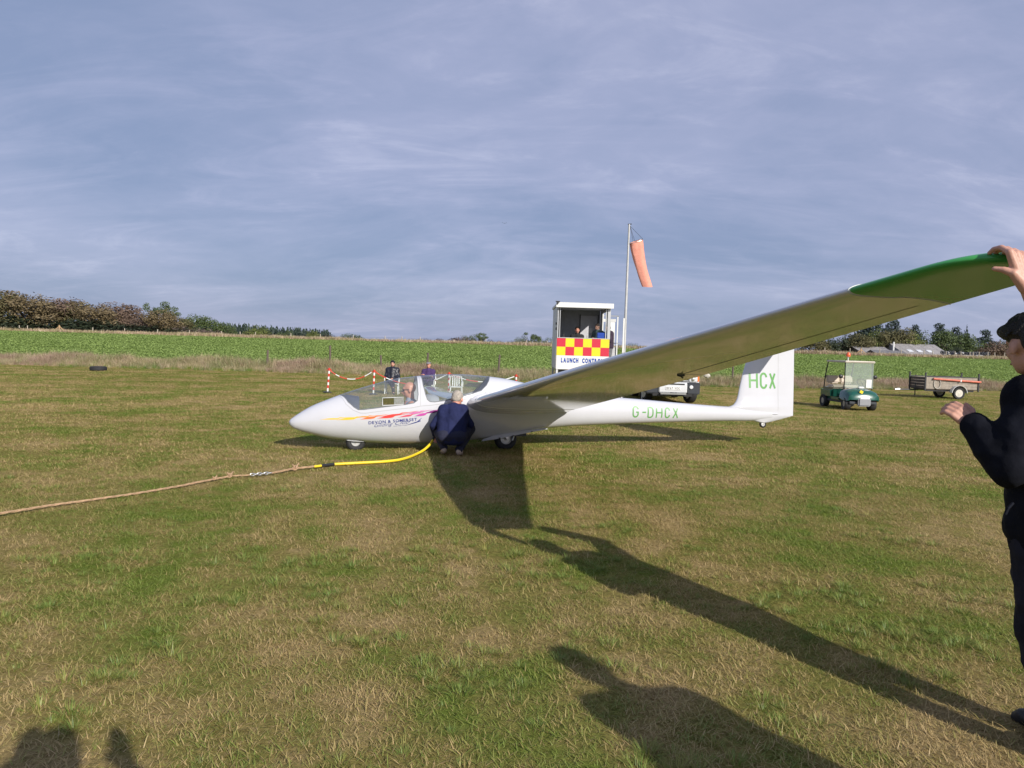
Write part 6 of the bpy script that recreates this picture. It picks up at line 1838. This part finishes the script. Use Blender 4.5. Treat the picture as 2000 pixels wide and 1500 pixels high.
# brown autumn belt on the left
belt = [(-60, 190, 92, 'brown', 'brown tree at the very edge of the frame'), (15, 150, 94, 'olive', 'olive brown tree near the left frame edge, tallest there'), (62, 140, 92, 'brown', 'tall rounded brown tree second from the left edge'), (110, 130, 82, 'russet', 'reddish brown tree above the braced straining post'),
        (150, 120, 78, 'olive', 'olive tree in the middle of the brown belt'), (190, 110, 72, 'brown', 'lower brown tree before the reddish crown'), (222, 130, 78, 'russet', 'reddish domed tree standing highest in the right half of the belt'), (262, 100, 60, 'russet', 'reddish tree sloping down to the right end of the belt'),
        (285, 70, 44, 'scrub', 'bare purple brown bush in the dip of the belt'), (318, 88, 66, 'brown', 'brown tree under the green topped one'), (345, 80, 50, 'olive', 'low olive tree ending the brown belt')]
for k, (u, w, h, kd, lab) in enumerate(belt):
    tree('autumn_tree', u, B + random.uniform(-3, 5), w, h * .90, kd, lab, 'autumn trees left of the crop', -.6)
for u, w, h in ((10, 200, 40), (90, 200, 38), (180, 190, 36), (270, 170, 30), (350, 130, 26)):
    tree('dark_undergrowth', u, B - 1, w, h, 'dark', 'dark undergrowth below the brown trees', 'undergrowth below the autumn trees', -1.2)
tree('green_tree', 308, B + 2, 60, 78, 'airy', 'small green topped tree rising from the right end of the brown belt', 'autumn trees left of the crop')
tree('green_tree', 336, B + 4, 44, 66, 'airy', 'thin pale green tree beside the green topped one', 'autumn trees left of the crop')
tree('round_tree', 392, 190, 72, 46, 'green', 'domed green tree before the conifer wood', 'bushes before the conifer wood', -3.2)
tree('round_tree', 442, 190, 66, 34, 'green', 'low green tree right of the domed tree', 'bushes before the conifer wood', -3.0)
tree('scrub_bush', 385, B - 2, 90, 26, 'scrub', 'purple brown bush below the domed green tree', 'bushes before the conifer wood', -.8)
tree('scrub_bush', 425, B - 2, 60, 22, 'scrub', 'small brown bush on the field edge', 'bushes before the conifer wood', -.8)
for u, w, h, lab in ((497, 62, 30, 'bright yellow green bush on the far fence'), (556, 40, 24, 'small green bush right of the bright one'), (612, 48, 24, 'green bush at the end of the conifer wood'), (690, 54, 26, 'rounded green bush standing alone on the horizon')):
    tree('green_bush', u, B + 1, w, h, 'light' if u in (497, 612) else 'greenbush', lab, 'bushes before the conifer wood', -1.2)
tree('scrub_bush', 655, B, 50, 15, 'scrub', 'low brown scrub between two green bushes', 'bushes before the conifer wood', -.6)
tree('green_bush', 640, 200, 30, 22, 'dark', 'dark bush on the skyline after the wood', 'bushes before the conifer wood', -3)
# the conifer wood far behind: one mass of firs
fv = MB()
cm = crown_mesh('fir', [((0, 0, .12 + .84 * t / 8), (.46 * (1 - t / 8) ** .8 + .03, .46 * (1 - t / 8) ** .8 + .03, .07)) for t in range(9)], 260, .085, FIRL, 5, hollow=.3)
P_, s_ = [], []
for _ in range(420):
    u = random.uniform(350, 645); Y = random.uniform(225, 300)
    p = land(u, Y); p.z = -2.6
    h = 4.2 + (31 - (u - 350) / 295 * 13) * Y / FPX
    P_.append(tuple(p)); s_.append(h * random.uniform(.86, 1.12))
sc_src = bpy.data.objects.new('fir', cm)
for c in cm.vertices: c.co.x *= .52; c.co.y *= .52
scatter('conifer_wood', [sc_src], P_, RNG.uniform(0, 6.28, len(P_)), s_, [0] * len(P_), 'dark conifer wood far behind the crop', 'wood')
# middle skyline
for u, w, h, kd, nm, lab in ((800, 70, 12, 'scrub', 'scrub_bush', 'low purple brown hedge bush on the middle skyline'), (838, 60, 13, 'scrub', 'scrub_bush', 'purple brown hedge bush left of the tall scrub'), (872, 56, 17, 'scrub', 'scrub_bush', 'purple brown hedge bush on the middle skyline'), (896, 50, 22, 'scrub', 'scrub_bush', 'tall purple brown scrub left of the two green trees'),
                             (918, 38, 27, 'greenbush', 'skyline_tree', 'left of two small green trees on the middle skyline'), (943, 34, 28, 'airy', 'skyline_tree', 'right of two small green trees on the middle skyline'), (966, 34, 16, 'scrub', 'scrub_bush', 'brown scrub right of the two green trees'), (997, 46, 14, 'scrub', 'scrub_bush', 'low brown scrub before the airy trees'),
                             (1018, 34, 28, 'greenbush', 'skyline_tree', 'green tree left of the airy one near the cabin'), (1038, 40, 33, 'airy', 'skyline_tree', 'thin airy tree near the launch cabin'), (1064, 44, 24, 'greenbush', 'skyline_tree', 'bushy green tree closest to the launch cabin'), (1085, 30, 14, 'scrub', 'scrub_bush', 'brown scrub beside the launch cabin'),
                             (1225, 60, 16, 'greenbush', 'skyline_tree', 'low bush behind the windsock pole')):
    tree(nm, u, B + 2, w, h, kd, lab, 'trees on the middle skyline', -.9)
# right hand wood round the farm
for u, w, h, kd, Y, nm, lab in (
    (1585, 74, 30, 'olive', B + 4, 'farm_tree', 'low olive bush left of the dark farm trees'), (1632, 66, 42, 'dark', B + 6, 'farm_tree', 'dark rounded tree at the left of the farm wood'), (1662, 70, 50, 'dark', B + 8, 'farm_tree', 'broad dark tree in the left part of the farm wood'), (1676, 60, 44, 'olive', B + 5, 'farm_tree', 'olive tree before the dark broad one'),
    (1706, 56, 74, 'pine', B + 14, 'farm_pine', 'tall dark pine above the grey roofs'), (1694, 46, 66, 'pine', B + 15, 'farm_pine', 'dark pine left beside the tall one'), (1716, 40, 56, 'light', B + 8, 'farm_tree', 'yellow green tree below the tall pine'), (1736, 50, 52, 'olive', B + 7, 'farm_tree', 'olive crown right of the tall pine'), (1731, 28, 66, 'pine', B + 16, 'farm_pine', 'slim pine behind the olive crown'),
    (1750, 34, 72, 'pine', B + 18, 'farm_pine', 'pine with spreading top over the middle of the wood'), (1762, 54, 54, 'olive', B + 7, 'farm_tree', 'brownish tree over the pale roof'), (1788, 52, 54, 'light', B + 7, 'farm_tree', 'bright yellow green tree behind the barns'), (1786, 36, 64, 'pine', B + 20, 'farm_pine', 'pine behind the bright green tree'),
    (1812, 52, 56, 'greenbush', B + 9, 'farm_tree', 'green tree over the main barn roof'), (1836, 34, 68, 'pine', B + 20, 'farm_pine', 'pointed pine over the main barn'), (1845, 56, 54, 'green', B + 9, 'farm_tree', 'mid green tree right over the main barn'), (1866, 36, 62, 'pine', B + 20, 'farm_pine', 'dark pine right of the pointed one'), (1886, 30, 66, 'fir', B + 20, 'farm_pine', 'cone shaped fir on the right of the wood'),
    (1880, 56, 48, 'green', B + 9, 'farm_tree', 'green tree over the silage heap'), (1910, 60, 42, 'greenbush', B + 8, 'farm_tree', 'low green tree before the fir'), (1928, 36, 58, 'pine', B + 18, 'farm_pine', 'ragged pine next to the youth'), (1945, 66, 36, 'russet', B + 7, 'farm_tree', 'reddish brown tree next to the youth'), (1976, 70, 46, 'green', B + 9, 'farm_tree', 'green tree behind the head of the youth'), (2030, 90, 50, 'olive', B + 9, 'farm_tree', 'olive tree at the right edge of the wood'),
    (1872, 40, 26, 'dark', B + 4, 'farm_tree', 'dark bush at the gable of the main barn')):
    pn = kd in ('pine', 'fir')
    tree(nm, u, Y, w * (1.5 if kd == 'pine' else 1.25), h + (0 if pn else 7), kd, lab, 'trees round the farm', -1.4)
# grassy bank that the trees stand on is the ground itself; farm sheds:
def roof_mat(name, c):
    m = mat(name, c, 0.75, var=0.22, vscale=1.3)
    nt = m.node_tree; b = nt.nodes['Principled BSDF']
    w = nt.nodes.new('ShaderNodeTexWave'); w.inputs['Scale'].default_value = 3.2; w.bands_direction = 'X'
    tc = nt.nodes.new('ShaderNodeTexCoord'); nt.links.new(tc.outputs['Object'], w.inputs['Vector'])
    bp = nt.nodes.new('ShaderNodeBump'); bp.inputs['Strength'].default_value = .6; bp.inputs['Distance'].default_value = .05
    nt.links.new(w.outputs['Fac'], bp.inputs['Height']); nt.links.new(bp.outputs[0], b.inputs['Normal'])
    return m
ROOFG = roof_mat('grey_sheet_roof', (0.34, 0.32, 0.31)); ROOFD = roof_mat('dark_sheet_roof', (0.20, 0.195, 0.20)); ROOFP = roof_mat('pale_sheet_roof', (0.50, 0.49, 0.48)); SHEDWALL = mat('shed_cladding', (0.19, 0.165, 0.15), .85, var=.3, vscale=.8)
SHEDWHITE = mat('shed_gable', (0.50, 0.50, 0.52), .7, var=.2, vscale=.8)
def shed(u0, u1, Y, depth, eave, ridge, base, roofm, label, gable=None, rz=0.0, sheets=6):
    a = land(u0, Y); b = land(u1, Y); L_ = b.x - a.x
    e = empty('farm_shed', (a.x, Y, base), rotz=rz); tag(e, label, 'shed', 'farm sheds beyond the crop')
    MB().b2(0, L_, 0, depth, 0, eave).build('wall', SHEDWALL, e)
    g = MB()
    for x in (-.01, L_ + .01): g.add([(x, 0, eave - .01), (x, depth, eave - .01), (x, depth / 2, ridge - .05), (x, 0, 0), (x, depth, 0)], [(0, 1, 2), (3, 4, 1, 0)])
    g.build('gable', gable or SHEDWALL, e)
    for k in range(sheets):
        x0, x1 = -.3 + (L_ + .6) * k / sheets, -.3 + (L_ + .6) * (k + 1) / sheets - .03
        for s in (0, 1):
            y0 = -.35 if s == 0 else depth + .35
            z0 = eave - .15; dz = .012 * (k % 2)
            mb = MB(); mb.add([(x0, y0, z0 + dz), (x1, y0, z0 + dz), (x1, depth / 2, ridge + dz), (x0, depth / 2, ridge + dz), (x0, y0, z0 + dz + .05), (x1, y0, z0 + dz + .05), (x1, depth / 2, ridge + dz + .05), (x0, depth / 2, ridge + dz + .05)], [(3, 2, 1, 0), (4, 5, 6, 7), (0, 1, 5, 4), (1, 2, 6, 5), (2, 3, 7, 6), (3, 0, 4, 7)])
            mb.build('roof_sheet', roofm, e)
    return e
FY = CREST + 7
shed(1688, 1748, FY + 2, 9, .9, 2.1, 1.45, ROOFG, 'low grey roofed shed at the left end of the farm')
shed(1722, 1780, FY - 2, 7, .6, 1.55, 1.35, ROOFD, 'dark roofed lean shed in front of the other sheds')
shed(1766, 1812, FY + 7, 9, 1.5, 2.9, 1.2, ROOFP, 'pale roofed shed behind the dark roofed one')
e = shed(1776, 1862, FY + 1, 13, 1.0, 3.3, 1.0, ROOFG, 'largest grey roofed barn with a pale gable end', SHEDWHITE, rz=.0, sheets=8)
for k, x in enumerate((1.6, 3.4, 5.3)): MB().box((x, 2.6, 2.02), (.9, 1.2, .05), (math.atan2(2.3, 6.5), 0, 0)).build('roof_light', mat('roof_light', (.66, .67, .68), .4), e)
mp = land(1745, FY + 4)
o = MB().tube([(0, 0, 0), (0, 0, 3.6)], .16, 8).build('vent_pipe', WHITEP, None, smooth=True); o.location = (mp.x, FY + 4, 1.0); tag(o, 'white vent pipe standing behind the grey farm roofs', 'pipe')
# silage clamp under black sheet, weighed down with tyres
sa, sb = land(1846, FY - 3), land(1946, FY - 3)
Ls = sb.x - sa.x
cl = empty('silage_clamp', (sa.x, FY - 3, 1.5)); tag(cl, 'long black sheeted silage heap weighed down with tyres', 'silage heap')
nx, ny = 40, 9; vs = []
for i in range(nx + 1):
    for j in range(ny + 1):
        x = Ls * i / nx; y = 5 * j / ny
        h = 1.35 * min(1, 4 * min(i, nx - i) / nx + .2) * math.sin(PI * min(1, (j + .6) / ny)) ** .5 + .10 * mnoise.noise(Vector((x * .8, y * .8, 0)))
        vs.append((x, y, max(-.3, h if 0 < j < ny else -.3)))
MB().add(vs, [(i * (ny + 1) + j, (i + 1) * (ny + 1) + j, (i + 1) * (ny + 1) + j + 1, i * (ny + 1) + j + 1) for i in range(nx) for j in range(ny)]).build('sheet', mat('silage_sheet', (0.014, 0.016, 0.030), .35, var=.3, bump=.5, bscale=2), cl, smooth=True)
tm = MB().lathe([(.19, -.07), (.32, -.09), (.36, 0), (.32, .09), (.19, .07)], n=12, close=True).mesh('tyre'); tm.materials.append(mat('weathered_tyre', (.035, .036, .042), .7, var=.3))
for k in range(26):
    o = bpy.data.objects.new('tyre', tm); COL.objects.link(o); o.parent = cl
    x = Ls * (.03 + .94 * (k + random.uniform(-.3, .3)) / 25); y = random.uniform(.5, 1.9)
    o.location = (x, y, 1.05 + .20 * y); o.rotation_euler = (random.uniform(.2, 1.2), random.uniform(-.4, .4), 0)
for k in range(12):
    MB().box((Ls * random.random(), random.uniform(.3, 1.5), random.uniform(.9, 1.45)), (.35, .25, .12), (.4, .3, random.random())).build('sand_bag', OFFWHITE, cl)
